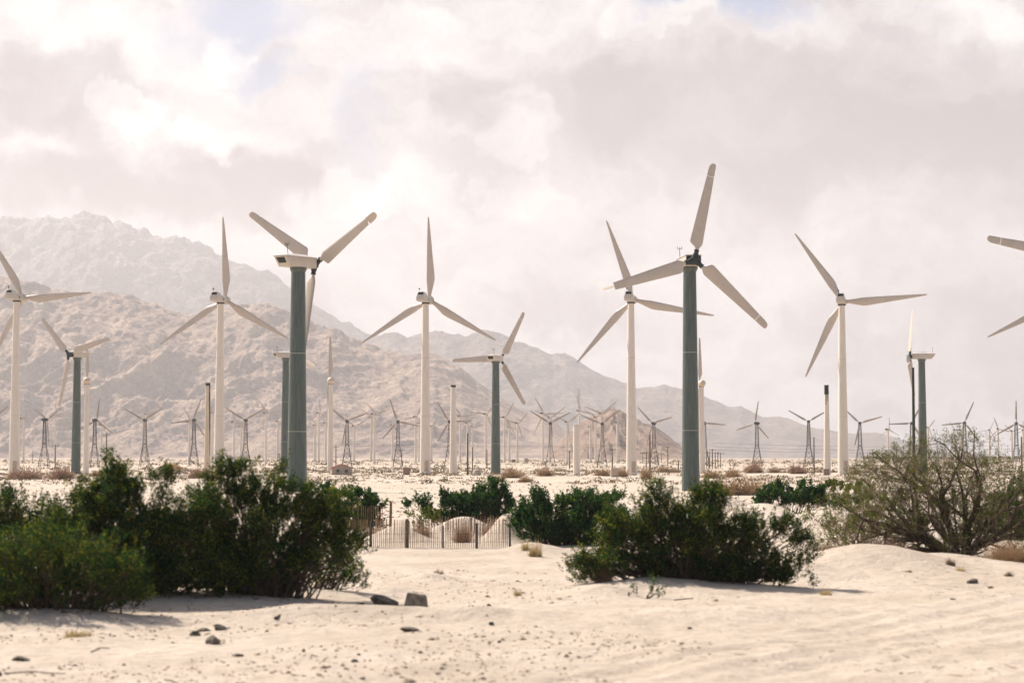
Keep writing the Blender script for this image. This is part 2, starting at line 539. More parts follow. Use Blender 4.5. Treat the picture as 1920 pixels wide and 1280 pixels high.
class MB:
    """collects simple shapes into one polygon mesh"""
    def __init__(self):
        self.v, self.f = [], []

    def add(self, vs, fs):
        n = len(self.v)
        self.v += [tuple(q) for q in vs]
        self.f += [tuple(i + n for i in q) for q in fs]

    def box(self, c, s, mtx=None):
        vs = [Vector((c[0] + sx * s[0] / 2, c[1] + sy * s[1] / 2, c[2] + sz * s[2] / 2)) for sx in (-1, 1) for sy in (-1, 1) for sz in (-1, 1)]
        if mtx:
            vs = [mtx @ q for q in vs]
        self.add(vs, [(0, 1, 3, 2), (4, 6, 7, 5), (0, 4, 5, 1), (2, 3, 7, 6), (0, 2, 6, 4), (1, 5, 7, 3)])
        return self

    def tube(self, p0, p1, r0, r1=None, n=8, cap=True):
        r1 = r0 if r1 is None else r1
        p0, p1 = Vector(p0), Vector(p1)
        d = (p1 - p0).normalized()
        a = d.orthogonal().normalized()
        b = d.cross(a)
        vs = []
        for p, r in ((p0, r0), (p1, r1)):
            for i in range(n):
                t = 2 * math.pi * i / n
                vs.append(p + a * (r * math.cos(t)) + b * (r * math.sin(t)))
        fs = [(i, (i + 1) % n, n + (i + 1) % n, n + i) for i in range(n)]
        if cap:
            fs += [tuple(range(n - 1, -1, -1)), tuple(range(n, 2 * n))]
        self.add(vs, fs)
        return self

    def lathe(self, prof, n=24, axis='Z', cap=True):
        vs, fs = [], []
        for (r, h) in prof:
            for i in range(n):
                t = 2 * math.pi * i / n
                x, y = r * math.cos(t), r * math.sin(t)
                vs.append((x, y, h) if axis == 'Z' else (x, h, y))
        for j in range(len(prof) - 1):
            for i in range(n):
                q = (j * n + i, j * n + (i + 1) % n, (j + 1) * n + (i + 1) % n, (j + 1) * n + i)
                fs.append(q if axis == 'Z' else q[::-1])
        if cap:
            a, b = tuple(range(n)), tuple((len(prof) - 1) * n + i for i in range(n))
            fs += [a[::-1], b] if axis == 'Z' else [a, b[::-1]]
        self.add(vs, fs)
        return self

    def prism(self, poly, x0, x1):
        """polygon in the YZ plane pushed along X"""
        n = len(poly)
        vs = [(x0, y, z) for y, z in poly] + [(x1, y, z) for y, z in poly]
        fs = [(i, (i + 1) % n, n + (i + 1) % n, n + i) for i in range(n)] + [tuple(range(n - 1, -1, -1)), tuple(range(n, 2 * n))]
        self.add(vs, fs)
        return self

    def mesh(self, name, mat, smooth=None, bevel=0.0):
        import bmesh
        me = bpy.data.meshes.new(name)
        me.from_pydata(self.v, [], self.f)
        bm = bmesh.new()
        bm.from_mesh(me)
        bmesh.ops.recalc_face_normals(bm, faces=bm.faces)
        if bevel:
            bmesh.ops.bevel(bm, geom=[e for e in bm.edges if e.calc_face_angle(0) > 0.5], offset=bevel, segments=2, affect='EDGES', profile=0.6)
        if smooth is not None:
            for f in bm.faces:
                f.smooth = True
            for e in bm.edges:
                if len(e.link_faces) == 2 and e.calc_face_angle(0) > smooth:
                    e.smooth = False
        bm.to_mesh(me)
        bm.free()
        me.materials.append(MATS[mat])
        return me


def tubes_np(segs, n=4):
    """segs: (N,8) p0 xyz r0 p1 xyz r1 -> verts, quads"""
    S = np.asarray(segs, float)
    p0, r0, p1, r1 = S[:, 0:3], S[:, 3], S[:, 4:7], S[:, 7]
    d = p1 - p0
    d /= np.maximum(np.linalg.norm(d, axis=1, keepdims=True), 1e-9)
    ref = np.where(np.abs(d[:, 2:3]) > 0.9, np.array([[1.0, 0, 0]]), np.array([[0, 0, 1.0]]))
    a = np.cross(d, ref)
    a /= np.maximum(np.linalg.norm(a, axis=1, keepdims=True), 1e-9)
    b = np.cross(d, a)
    N = len(S)
    V = np.zeros((N, 2 * n, 3))
    for i in range(n):
        t = 2 * math.pi * i / n
        off = a * math.cos(t) + b * math.sin(t)
        V[:, i] = p0 + off * r0[:, None]
        V[:, n + i] = p1 + off * r1[:, None]
    F = np.zeros((N, n, 4), int)
    base = np.arange(N) * 2 * n
    for i in range(n):
        F[:, i] = np.stack([base + i, base + (i + 1) % n, base + n + (i + 1) % n, base + n + i], 1)
    return V.reshape(-1, 3), F.reshape(-1, 4)


# ------------------------------------------------------------------ ground sheet
def build_ground():
    y = [12.0]
    while y[-1] < 9800:
        k = 1.005 if y[-1] < 120 else (1.008 if y[-1] < 1000 else 1.03)
        y.append(y[-1] * k)
    y = np.array([-2500, -1200, -500, -200, -80, -40, -20, -8, 0, 4, 8, 10] + y)
    u = np.linspace(-0.33, 0.33, 520)
    s = np.array([0.05, 0.12, 0.25, 0.45, 0.7, 1.0])
    w = np.maximum(y, 0) + 20
    X = u[None, :] * w[:, None]
    XL = -(0.33 * w[:, None] + (s[None, ::-1] ** 2) * 3500)
    XR = (0.33 * w[:, None] + (s[None, :] ** 2) * 3500)
    X = np.concatenate([XL, X, XR], 1)
    Y = np.repeat(y[:, None], X.shape[1], 1)
    Z = ground(X.ravel(), Y.ravel()).reshape(X.shape)
    V = np.stack([X, Y, Z], -1).reshape(-1, 3)
    r, c = X.shape
    i = np.arange(r * c).reshape(r, c)
    F = np.stack([i[:-1, :-1], i[:-1, 1:], i[1:, 1:], i[1:, :-1]], -1).reshape(-1, 4)
    o = obj('ground', np_mesh('ground', V, F, 'sand', True))
    o['kind'] = 'structure'


build_ground()


# ------------------------------------------------------------------ mountains
def build_range(name, prof, D, Df, mat, L, amp, seed, rough=1.0, vp=1.25, nu=620, nv=190, back=0.12):
    px = np.array([p[0] for p in prof], float)
    py = np.array([p[1] for p in prof], float)
    U = np.linspace(px[0], px[-1], nu)
    crest = np.interp(U, px, py)
    zc = CAM_H + (862 - crest) / FPX * D
    v = np.concatenate([np.linspace(0, 1, nv), 1 + np.linspace(0.01, back, 10)])
    Uu, Vv = np.meshgrid(U, v)
    Y = Df + (D - Df) * Vv
    X = (Uu - 960) / FPX * Y
    g = np.interp(Y, YS, ZS) - 1.5
    C = np.repeat(zc[None, :], len(v), 0)
    sh = np.where(Vv <= 1, np.clip(Vv, 0, 1) ** vp, np.maximum(1 - (Vv - 1) * 4, -1))
    wx = X + L * 0.35 * fbm(X / L, Y / L, 4, seed + 50)
    wy = Y + L * 0.35 * fbm(X / L + 9, Y / L + 4, 4, seed + 60)
    skew = 0.45 * np.sin(X / (L * 3.1) + seed)
    rd = .74 * ridged((wx + skew * wy) / L, wy / (L * 2.6), 7, seed, .50, .25) + .26 * ridged((wx - .5 * wy) / (L * .40), wy / (L * 1.1), 6, seed + 3, .55, .3)
    env = np.clip(np.sin(np.pi * np.clip(Vv, 0, 1) ** 0.8), 0, 1) ** 0.8
    Z = g + (C - g) * sh
    Z = Z + (C - g) * amp * env * (rd - 0.42)
    Z = Z + rough * (C - g) * 0.042 * fbm(X / (L * 0.12), Y / (L * 0.12), 5, seed + 5, 0.6) * np.clip(Vv * 4, 0, 1)
    V = np.stack([X, Y, Z], -1).reshape(-1, 3)
    r, c = X.shape
    i = np.arange(r * c).reshape(r, c)
    F = np.stack([i[:-1, :-1], i[:-1, 1:], i[1:, 1:], i[1:, :-1]], -1).reshape(-1, 4)
    o = obj(name, np_mesh(name, V, F, mat, True))
    o['kind'] = 'structure'


build_range('mountain', [(-900, 560), (-400, 440), (-150, 425), (0, 412), (45, 408), (120, 403), (190, 404), (222, 416), (255, 432), (310, 442), (350, 449), (395, 468), (425, 488),
                         (470, 498), (515, 517), (555, 545), (590, 575), (640, 600), (670, 615), (700, 626), (760, 650), (850, 700), (1000, 790), (1100, 858)],
            9000, 6700, 'rock_far', 600, 0.22, 11, nu=760, nv=240)
build_range('mountain', [(560, 850), (620, 700), (680, 640), (715, 624), (740, 622), (765, 632), (800, 622), (830, 623), (870, 632), (915, 620), (945, 628), (985, 644), (1010, 652), (1035, 664), (1060, 662),
                         (1090, 680), (1130, 700), (1170, 716), (1195, 727), (1245, 722), (1270, 730), (1290, 731), (1340, 752), (1365, 762), (1390, 762), (1410, 772), (1430, 782), (1460, 779),
                         (1490, 790), (1530, 803), (1570, 808), (1600, 812), (1640, 810), (1680, 820), (1720, 834), (1800, 848), (1900, 856), (2300, 859), (2600, 859)],
            8000, 6700, 'rock_mid', 520, 0.42, 23, nu=760, nv=220)
build_range('hill', [(-900, 560), (-400, 500), (0, 517), (30, 520), (60, 531), (100, 540), (150, 549), (200, 551), (250, 556), (290, 570), (330, 584), (355, 590), (390, 586), (440, 575), (460, 570),
                     (500, 572), (540, 585), (590, 605), (640, 620), (680, 642), (720, 656), (765, 664), (787, 661), (815, 662), (830, 670), (865, 688), (890, 711), (917, 731), (942, 745),
                     (992, 775), (1020, 776), (1040, 790), (1055, 803), (1090, 820), (1140, 840), (1200, 855), (1260, 859)],
            4600, 3600, 'rock_near', 340, 0.44, 5, nu=900, nv=300)
build_range('hill', [(1010, 859), (1040, 838), (1065, 812), (1090, 792), (1125, 770), (1150, 765), (1165, 768), (1180, 780), (1200, 788), (1230, 800), (1250, 815), (1270, 832), (1295, 848), (1320, 859)],
            2600, 2050, 'rock_small', 90, 0.35, 31, nu=260, nv=90, rough=1.6)


# ------------------------------------------------------------------ turbine parts (cached meshes)
def blade_mesh(name, stations, mat='blade_paint', n=14, t0=0.0):
    """stations: (s along span, chord, leading offset fraction, thickness ratio, twist deg)"""
    V, F = [], []
    for (s, ch, le, th, tw) in stations:
        ring = []
        for i in range(n):
            a = 2 * math.pi * i / n
            cx = math.cos(a)
            x = ch * (0.5 * (1 - cx) - le)
            z = 0.5 * ch * th * math.sin(a) * (1 - 0.45 * (0.5 - 0.5 * cx) if th < 0.9 else 1)
            c, q = math.cos(R(tw)), math.sin(R(tw))
            ring.append((x * c - z * q, x * q + z * c, s))
        V += ring
    m = len(stations)
    for j in range(m - 1):
        for i in range(n):
            F.append((j * n + i, j * n + (i + 1) % n, (j + 1) * n + (i + 1) % n, (j + 1) * n + i))
    F.append(tuple(range(n - 1, -1, -1)))
    F.append(tuple((m - 1) * n + i for i in range(n)))
    b = MB()
    b.add(V, F)
    return b.mesh(name, mat, smooth=0.9)


material('blade_tan', m_paint((0.36, 0.29, 0.235), (0.22, 0.17, 0.13), 0.5, 0.4, 0.5, False))  # darker tan than blade_paint, for the lattice turbines
CACHE = {}


def cached(key, fn):
    if key not in CACHE:
        CACHE[key] = fn()
    return CACHE[key]


def blade_white(Rr):
    k = Rr / 13.8
    return blade_mesh('blade', [(0.3 * k, .62 * k, .5, .95, 12), (1.0 * k, .66 * k, .5, .9, 12), (2.0 * k, .95 * k, .38, .4, 12), (3.3 * k, 1.36 * k, .32, .24, 10), (4.2 * k, 1.34 * k, .31, .2, 8),
                                (7 * k, 1.04 * k, .33, .16, 5), (10 * k, .70 * k, .34, .15, 3), (12.5 * k, .40 * k, .36, .14, 1), (13.5 * k, .26 * k, .4, .14, 0), (13.8 * k, .12 * k, .5, .14, 0)])


def blade_green(flip=1):
    return blade_mesh('blade', [(0.35, .30, .5, 1, 0), (1.05, .32, .5, .95, 4), (1.3, .55, .5, .5, 7), (1.62, 1.30, .36, .17, 9), (1.85, 1.40, .35, .15, 8), (4.7, 1.15, .36, .14, 5), (8.75, .78, .38, .13, 2)])


def tip_green():
    return blade_mesh('tip_brake', [(8.79, .775, .38, .13, 2), (9.5, .74, .39, .12, 1), (9.87, .66, .42, .12, 1), (10.05, .5, .46, .12, 1), (10.14, .25, .5, .12, 1)])


def blade_lattice():
    return blade_mesh('blade', [(0.3, .22, .5, .9, 10), (1.0, .3, .5, .6, 10), (1.8, .72, .4, .18, 10), (4.5, .54, .4, .15, 5), (7.4, .36, .4, .14, 2), (7.9, .3, .4, .14, 0)], mat='blade_tan', n=8)


def blade_far(Rr):
    k = Rr / 8.5
    return blade_mesh('blade', [(0.3, .35, .5, .9, 10), (1.0, .4, .5, .7, 10), (2.0, .85 * k, .36, .2, 9), (5, .62 * k, .36, .15, 4), (8.3 * k, .32 * k, .4, .14, 0), (8.5 * k, .15, .5, .14, 0)], n=8)


def phi_for(theta, yaw):
    c = math.cos(yaw)
    if abs(c) < 0.15:
        c = 0.15 * (1 if c >= 0 else -1)
    return math.atan2(math.cos(theta) / c, math.sin(theta))


def put_blades(root, top, yaw, off, z0, mesh_fn, theta, n=3, pitch=0.0, tip=None, tip_turn=None, cone=0.0):
    ph0 = phi_for(R(theta), yaw)
    rz = Matrix.Rotation(yaw, 4, 'Z')
    hub = Vector(top) + rz @ Vector((0, off, z0))
    for k in range(n):
        b = obj('blade', mesh_fn, root)
        ph = ph0 + k * 2 * math.pi / n
        m = Matrix.Translation(hub) @ rz @ Matrix.Rotation(ph, 4, 'Y') @ Matrix.Rotation(-cone, 4, 'X') @ Matrix.Rotation(pitch, 4, 'Z')
        b.matrix_local = m
        if tip is not None:
            t = obj('tip_brake', tip, b)
            if tip_turn and tip_turn[k]:
                t.rotation_euler = (0, 0, R(tip_turn[k]))
    return hub


def tower_mesh(h, r0, r1, mat, n=36):
    b = MB()
    b.lathe([(r0, -1.5), (r0, 0)] + [(r0 + (r1 - r0) * k / 6, h * k / 6) for k in range(1, 7)], n)
    return b.mesh('tower', mat, smooth=0.6)


def place(tower_px, hub_py, D):
    """base point on the ground and hub height for a tower whose top shows at tower_px"""
    p = P(tower_px, hub_py, D)
    z = gz(p.x, D)
    return Vector((p.x, D, z)), p.z - z


# ---- tall white turbines with tapered round towers
def white_turbine(px, hub_py, D, yaw, theta, label, group, r0=.98, r1=.55, R_=14.9, cone=-0.045, marks=True, face=False):
    base, H = place(px, hub_py, D)
    yaw = R(yaw)
    t = thing('wind_turbine', label, 'wind turbine', base, group)
    Ht = H - 0.85
    tw = obj('tower', tower_mesh(Ht, r0, r1, 'white_paint'), t)
    for fz in (0.34, 0.68):
        rr = r0 + (r1 - r0) * fz + 0.012
        f = MB().lathe([(rr, Ht * fz - .05), (rr, Ht * fz + .05)], 36).mesh('seam_ring', 'flange_white', smooth=0.6)
        obj('seam_ring', f, tw)
    d = MB().box((0, -r0 - 0.0, 1.5), (.7, .08, 1.9)).mesh('door', 'cabinet_tan', bevel=.02)
    obj('door', d, tw, rot=(0, 0, R(18)))
    c = cached('w_collar', lambda: MB().lathe([(.66, -.08), (.72, .0), (.72, .14), (.60, .2)], 28).mesh('yaw_collar', 'dark_steel', smooth=.6))
    obj('yaw_collar', c, t, (0, 0, Ht))

    def body():
        b = MB()
        b.add([(-.66, -.9, -.55), (.66, -.9, -.55), (.66, 1.2, -.62), (-.66, 1.2, -.62),
               (-.74, -.9, .05), (.74, -.9, .05), (.74, 1.2, .05), (-.74, 1.2, .05),
               (-.5, -.9, .75), (.5, -.9, .75), (.5, 1.2, .62), (-.5, 1.2, .62)],
              [(0, 3, 2, 1), (0, 1, 5, 4), (1, 2, 6, 5), (2, 3, 7, 6), (3, 0, 4, 7), (4, 5, 9, 8), (5, 6, 10, 9), (6, 7, 11, 10), (7, 4, 8, 11), (8, 9, 10, 11)])
        return b.mesh('nacelle', 'nacelle_paint', smooth=.7, bevel=.10)

    def rear():
        b = MB()
        b.add([(-.72, -2.5, -.42), (.72, -2.5, -.42), (.72, -.92, -.50), (-.72, -.92, -.50),
               (-.80, -2.55, .12), (.80, -2.55, .12), (.80, -.92, .12), (-.80, -.92, .12),
               (-.56, -2.15, 1.22), (.56, -2.15, 1.22), (.56, -.92, 1.05), (-.56, -.92, 1.05)],
              [(0, 3, 2, 1), (0, 1, 5, 4), (1, 2, 6, 5), (2, 3, 7, 6), (3, 0, 4, 7), (4, 5, 9, 8), (5, 6, 10, 9), (6, 7, 11, 10), (7, 4, 8, 11), (8, 9, 10, 11)])
        return b.mesh('rear_housing', 'nacelle_paint', smooth=.5, bevel=.06)

    def win():
        # dark outlet in the sloping rear wall
        b = MB()
        a = Vector((0, -2.50, .25))
        e = Vector((0, -2.17, 1.15))
        dz = (e - a)
        nrm = Vector((0, -dz.z, dz.y)).normalized() * 0.012
        q = []
        for s, hw in ((0.50, .52), (0.97, .47)):
            p = a + dz * s + nrm
            q += [(-hw, p.y, p.z), (hw, p.y, p.z)]
        q2 = [(x, y - 0.012, z) for x, y, z in q]
        b.add(q + q2, [(0, 1, 3, 2), (4, 6, 7, 5), (0, 4, 5, 1), (2, 3, 7, 6), (0, 2, 6, 4), (1, 5, 7, 3)])
        return b.mesh('air_outlet', 'dark_glass')

    nz = Ht + 0.72
    rt = (0, 0, yaw)
    nc = obj('nacelle', cached('w_body', body), t, (0, 0, nz), rt)
    rr_ = obj('rear_housing', cached('w_rear', rear), nc)
    obj('air_outlet', cached('w_win', win), rr_)
    obj('side_hatch', cached('w_hatch', lambda: MB().box((.745, -.2, .0), (.03, .18, .42)).mesh('side_hatch', 'dark_steel')), nc)
    obj('antenna', cached('w_ant', lambda: MB().tube((-.4, -1.9, 1.1), (-.4, -1.9, 2.0), .025, n=6).box((-.4, -1.9, 1.75), (.2, .2, .2)).mesh('antenna', 'dark_steel')), nc)
    obj('spinner', cached('w_spin', lambda: MB().lathe([(.72, 1.22), (.80, 1.45), (.80, 2.1), (.66, 2.5), (.38, 2.75), (.06, 2.85)], 24, 'Y').mesh('spinner', 'nacelle_paint', smooth=.7)), nc)
    put_blades(t, (0, 0, nz), yaw, 1.8, 0, cached(('bw', R_), lambda: blade_white(R_)), theta, cone=cone)
    return t


material('flange_white', m_paint((0.60, 0.53, 0.46), (0.4, 0.33, 0.27), 0.5, 0.4))


# ---- stocky green towered turbines
def green_turbine(px, hub_py, D, yaw, theta, label, group, tip_turn=(0, 0, 0), k=1.0, pitch=0.0, cone=-0.03, r0=.93, r1=.66):
    base, H = place(px, hub_py, D)
    H = H / k
    yaw = R(yaw)
    t = thing('wind_turbine', label, 'wind turbine', base, group)
    t.scale = (k, k, k)
    Ht = H - 0.78
    tw = obj('tower', tower_mesh(Ht, r0, r1, 'green_paint', 40), t)
    for fz in (0.27, 0.62):
        rr = r0 + (r1 - r0) * fz + 0.03
        f = MB().lathe([(rr, Ht * fz - .035), (rr, Ht * fz + .035)], 40).mesh('flange', 'flange_paint', smooth=0.6)
        obj('flange', f, tw)

    def collar():
        return MB().lathe([(.68, -.35), (.80, -.12), (.84, 0), (.84, .12)], 28).mesh('yaw_collar', 'green_paint', smooth=.6)

    def body():
        b = MB()
        w = .80
        b.add([(-w, 1.8, -.50), (w, 1.8, -.50), (w, -1.95, -.50), (-w, -1.95, -.50),
               (-w, 1.8, .50), (w, 1.8, .50), (w, -2.65, .46), (-w, -2.65, .46)],
              [(0, 1, 2, 3), (0, 4, 5, 1), (1, 5, 6, 2), (3, 7, 4, 0), (4, 7, 6, 5), (2, 6, 7, 3)])
        return b.mesh('nacelle', 'nacelle_paint', smooth=.5, bevel=.025)

    def roof():
        b = MB()
        w = .86
        b.add([(-w, 1.88, .503), (w, 1.88, .503), (w, -2.72, .463), (-w, -2.72, .463),
               (-w, 1.88, .56), (w, 1.88, .56), (w, -2.72, .52), (-w, -2.72, .52),
               (0, .9, .86), (0, -.6, .86)],
              [(0, 3, 2, 1), (0, 1, 5, 4), (1, 2, 6, 5), (2, 3, 7, 6), (3, 0, 4, 7), (4, 5, 8), (5, 6, 9, 8), (6, 7, 9), (7, 4, 8, 9)])
        return b.mesh('roof', 'roof_grey', smooth=.2)

    def opening():
        # dark outlet on the sloping rear wall
        b = MB()
        a, e = Vector((0, -1.95, -.50)), Vector((0, -2.65, .46))
        dz = e - a
        nrm = Vector((0, -dz.z, dz.y)).normalized()
        q = []
        for s, hw in ((0.34, .50), (0.88, .58)):
            p = a + dz * s + nrm * .004
            q += [(-hw, p.y, p.z), (hw, p.y, p.z)]
        q2 = [(x, y + nrm.y * .02, z + nrm.z * .02) for x, y, z in q]
        b.add(q + q2, [(0, 1, 3, 2), (4, 6, 7, 5), (0, 4, 5, 1), (2, 3, 7, 6), (0, 2, 6, 4), (1, 5, 7, 3)])
        return b.mesh('rear_opening', 'dark_glass')

    def front():
        return MB().box((0, 1.835, -.02), (1.46, .06, .92)).mesh('front_opening', 'dark_steel', bevel=.01)

    def hub():
        b = MB().lathe([(.30, 1.86), (.34, 2.0), (.46, 2.12), (.46, 2.50), (.34, 2.62), (.12, 2.66)], 20, 'Y')
        b.lathe([(.10, 2.662), (.16, 2.68), (.16, 2.71)], 14, 'Y')
        return b.mesh('hub', 'dark_steel', smooth=.6)

    def sensor():
        b = MB()
        b.tube((.55, -2.0, .5), (.55, -2.15, 1.25), .028, n=6).tube((.55, -2.15, 1.25), (.55, -2.15, 1.75), .028, n=6)
        b.tube((.33, -2.15, 1.55), (.77, -2.15, 1.55), .022, n=6).tube((.33, -2.15, 1.55), (.33, -2.15, 1.8), .03, n=6).tube((.77, -2.15, 1.55), (.77, -2.15, 1.85), .022, n=6)
        return b.mesh('wind_sensor', 'dark_steel')

    nz = Ht + 0.66
    rt = (0, 0, yaw)
    obj('yaw_collar', cached('g_collar', collar), t, (0, 0, Ht))
    nc = obj('nacelle', cached('g_body', body), t, (0, 0, nz), rt)
    obj('roof', cached('g_roof', roof), nc)
    obj('rear_opening', cached('g_open', opening), nc)
    obj('front_opening', cached('g_front', front), nc)
    obj('wind_sensor', cached('g_sens', sensor), nc)
    obj('hub', cached('g_hub', hub), t, (0, 0, nz), rt)
    put_blades(t, (0, 0, nz), yaw, 2.33, 0, cached('bg', blade_green), theta, tip=cached('tg', tip_green), tip_turn=tip_turn, pitch=pitch, cone=cone)
    ph0 = phi_for(R(theta), yaw)
    for q in range(3):
        s = obj('blade_socket', cached('g_sock', lambda: MB().lathe([(.30, .38), (.30, .62), (.24, .66), (.24, .95), (.28, .97), (.28, 1.03)], 16).mesh('blade_socket', 'dark_steel', smooth=.6)), t)
        rz = Matrix.Rotation(yaw, 4, 'Z')
        s.matrix_local = Matrix.Translation(Vector((0, 0, nz)) + rz @ Vector((0, 2.33, 0))) @ rz @ Matrix.Rotation(ph0 + q * 2 * math.pi / 3, 4, 'Y') @ Matrix.Rotation(-cone, 4, 'X')
    return t


material('roof_grey', m_paint((0.50, 0.46, 0.44), (0.34, 0.30, 0.28), 0.6, 0.4, 0.8, False))


# ---- lattice tower turbines
def lattice_mesh():
    b = MB()
    H = 17.2
    lv = [0, .13, .25, .37, .47, .56, .64, .71, .78, .84, .9, .95, 1.0]

    def hw(f):
        return np.interp(f, [0, .47, 1.0], [1.72, .62, .40])
    cs = [(-1, -1), (1, -1), (1, 1), (-1, 1)]
    for j in range(len(lv) - 1):
        a, c = lv[j], lv[j + 1]
        wa, wc = hw(a), hw(c)
        for i in range(4):
            p0 = Vector((cs[i][0] * wa, cs[i][1] * wa, a * H))
            p1 = Vector((cs[i][0] * wc, cs[i][1] * wc, c * H))
            q0 = Vector((cs[(i + 1) % 4][0] * wa, cs[(i + 1) % 4][1] * wa, a * H))
            q1 = Vector((cs[(i + 1) % 4][0] * wc, cs[(i + 1) % 4][1] * wc, c * H))
            b.tube(p0, p1, .085, n=4, cap=False)
            b.tube(p1, q1, .05, n=4, cap=False)
            b.tube(p0, q1, .04, n=4, cap=False)
            b.tube(q0, p1, .04, n=4, cap=False)
    for i in range(4):
        b.box((cs[i][0] * 1.72, cs[i][1] * 1.72, -.3), (.4, .4, .8))
    b.box((0, 0, .5 * H), (.5, .5, .35))
    return b.mesh('lattice_tower', 'lattice_steel')


def lattice_turbine(px, hub_py, D, yaw, theta, label, group='lattice tower wind turbines'):
    base, H = place(px, hub_py, D)
    yaw = R(yaw)
    t = thing('lattice_wind_turbine', label, 'wind turbine', base, group)
    Ht = H - .55
    tw = obj('lattice_tower', cached('l_tower', lattice_mesh), t)
    tw.scale = (1, 1, Ht / 17.2)
    nz = Ht + .5

    def body():
        b = MB().lathe([(.35, -1.35), (.52, -1.1), (.58, -.2), (.58, .7), (.45, .9)], 14, 'Y')
        b.box((0, 0, -.45), (.8, .8, .3))
        return b.mesh('nacelle', 'dark_steel', smooth=.6)
    nc = obj('nacelle', cached('l_body', body), t, (0, 0, nz), (0, 0, yaw))
    obj('hub', cached('l_hub', lambda: MB().lathe([(.2, .9), (.42, .98), (.42, 1.35), (.2, 1.5)], 12, 'Y').mesh('hub', 'dark_steel', smooth=.6)), nc)
    put_blades(t, (0, 0, nz), yaw, 1.15, 0, cached('bl', blade_lattice), theta, cone=.05)
    return t


# ---- far slender white turbines
def far_turbine(px, hub_py, D, yaw, theta, label, group='slender white turbines near the hills', R_=8.0, r0=.62, r1=.42, n=3):
    base, H = place(px, hub_py, D)
    yaw = R(yaw)
    t = thing('wind_turbine', label, 'wind turbine', base, group)
    Ht = H - .5
    obj('tower', tower_mesh(Ht, r0, r1, 'white_paint', 14), t)
    nz = Ht + .42

    def body():
        b = MB()
        b.add([(-.5, -2.0, -.32), (.5, -2.0, -.32), (.5, 1.0, -.42), (-.5, 1.0, -.42), (-.42, -1.7, .62), (.42, -1.7, .62), (.42, 1.0, .42), (-.42, 1.0, .42)],
              [(0, 3, 2, 1), (0, 1, 5, 4), (1, 2, 6, 5), (2, 3, 7, 6), (3, 0, 4, 7), (4, 5, 6, 7)])
        return b.mesh('nacelle', 'nacelle_paint', bevel=.05)
    nc = obj('nacelle', cached('f_body', body), t, (0, 0, nz), (0, 0, yaw))
    obj('air_outlet', cached('f_win', lambda: MB().box((0, -2.0, .18), (.8, .5, .45)).mesh('air_outlet', 'dark_steel')), nc)
    obj('spinner', cached('f_spin', lambda: MB().lathe([(.40, 1.0), (.46, 1.2), (.4, 1.5), (.1, 1.7)], 12, 'Y').mesh('spinner', 'nacelle_paint', smooth=.6)), nc)
    put_blades(t, (0, 0, nz), yaw, 1.3, 0, cached(('bf', R_), lambda: blade_far(R_)), theta, n=n, cone=.03)
    return t


# ---- turbines seen from behind with a round housing and a single raised blade
def round_turbine(px, hub_py, D, blade_px, label, stain, group='turbines with round ball housings'):
    base, H = place(px, hub_py, D)
    t = thing('wind_turbine', label, 'wind turbine', base, group)
    Ht = H - .55
    r0, r1 = .62, .42
    obj('tower', tower_mesh(Ht, r0, r1, 'white_paint', 28), t)
    nz = Ht + .5
    b = MB()
    b.lathe([(.05, -1.1), (.4, -1.0), (.62, -.75), (.70, -.3), (.66, .3), (.5, .9), (.4, 1.0)], 24, 'Y')
    nc = obj('nacelle', b.mesh('nacelle', 'cream_paint', smooth=.7), t, (0, 0, nz), (0, 0, R(12)))
    obj('yaw_bearing', cached('r_bear', lambda: MB().lathe([(.46, -.22), (.52, -.14), (.52, .0), (.44, .04)], 20).mesh('yaw_bearing', 'dark_steel', smooth=.6)), t, (0, 0, Ht + .0))
    obj('rotor_hub', cached('r_hub', lambda: MB().lathe([(.3, 1.0), (.36, 1.1), (.36, 1.5), (.1, 1.65)], 16, 'Y').mesh('rotor_hub', 'nacelle_paint', smooth=.6)), nc)
    L = blade_px / FPX * D
    put_blades(t, (0, 0, nz), R(12), 1.3, 0, cached(('br', round(L, 1)), lambda: blade_far(L)), 90, n=2)
    if stain:
        stain_strip(t, Ht, r0, r1, -70 if px < 1000 else -60, 7, stain)
    return t


def stain_strip(t, Ht, r0, r1, ang, half, length):
    """oily run down the outside of a tower: a real film standing a few millimetres proud, ragged at its lower end"""
    v, f = [], []
    n = 26
    rng = random.Random(int(Ht * 100))
    for j in range(n + 1):
        z = Ht - .3 - length * j / n
        rr = r0 + (r1 - r0) * z / Ht + .012
        w = R(half) * (1 - .75 * j / n) * (.8 + .4 * rng.random()) + R(1.2)
        a0 = R(ang) + R(1.5) * math.sin(j * .7)
        for s in (-1, -.33, .33, 1):
            a = a0 + s * w
            v.append((rr * math.sin(a), -rr * math.cos(a), z))
    for j in range(n):
        for i in range(3):
            f.append((j * 4 + i, j * 4 + i + 1, j * 4 + 5 + i, j * 4 + 4 + i))
    me = bpy.data.meshes.new('oil_streak')
    me.from_pydata(v, [], f)
    me.materials.append(MATS['soot'])
    return obj('oil_streak', me, t)


# ---- bare tower stubs
def bare_tower(top_px, top_py, D, r0, r1, label, mat='white_paint', sooty=0, streaks=()):
    base, H = place(top_px, top_py, D)
    t = thing('turbine_tower', label, 'tower', base, 'bare towers without rotors')
    tw = obj('tower', tower_mesh(H, r0, r1, mat, 32), t)
    obj('top_flange', MB().lathe([(r1 + .05, H - .16), (r1 + .05, H + .03)], 28).mesh('top_flange', 'soot' if sooty else 'flange_white', smooth=.6), t)
    if sooty:
        rr = r1 + (r0 - r1) * sooty / H
        obj('burnt_band', MB().lathe([(rr + .015, H - sooty), (r1 + .02, H - .17)], 32, cap=False).mesh('burnt_band', 'soot', smooth=.6), t)
    for (a, hf, ln) in streaks:
        stain_strip(t, H, r0, r1, a, hf, ln)
    return t


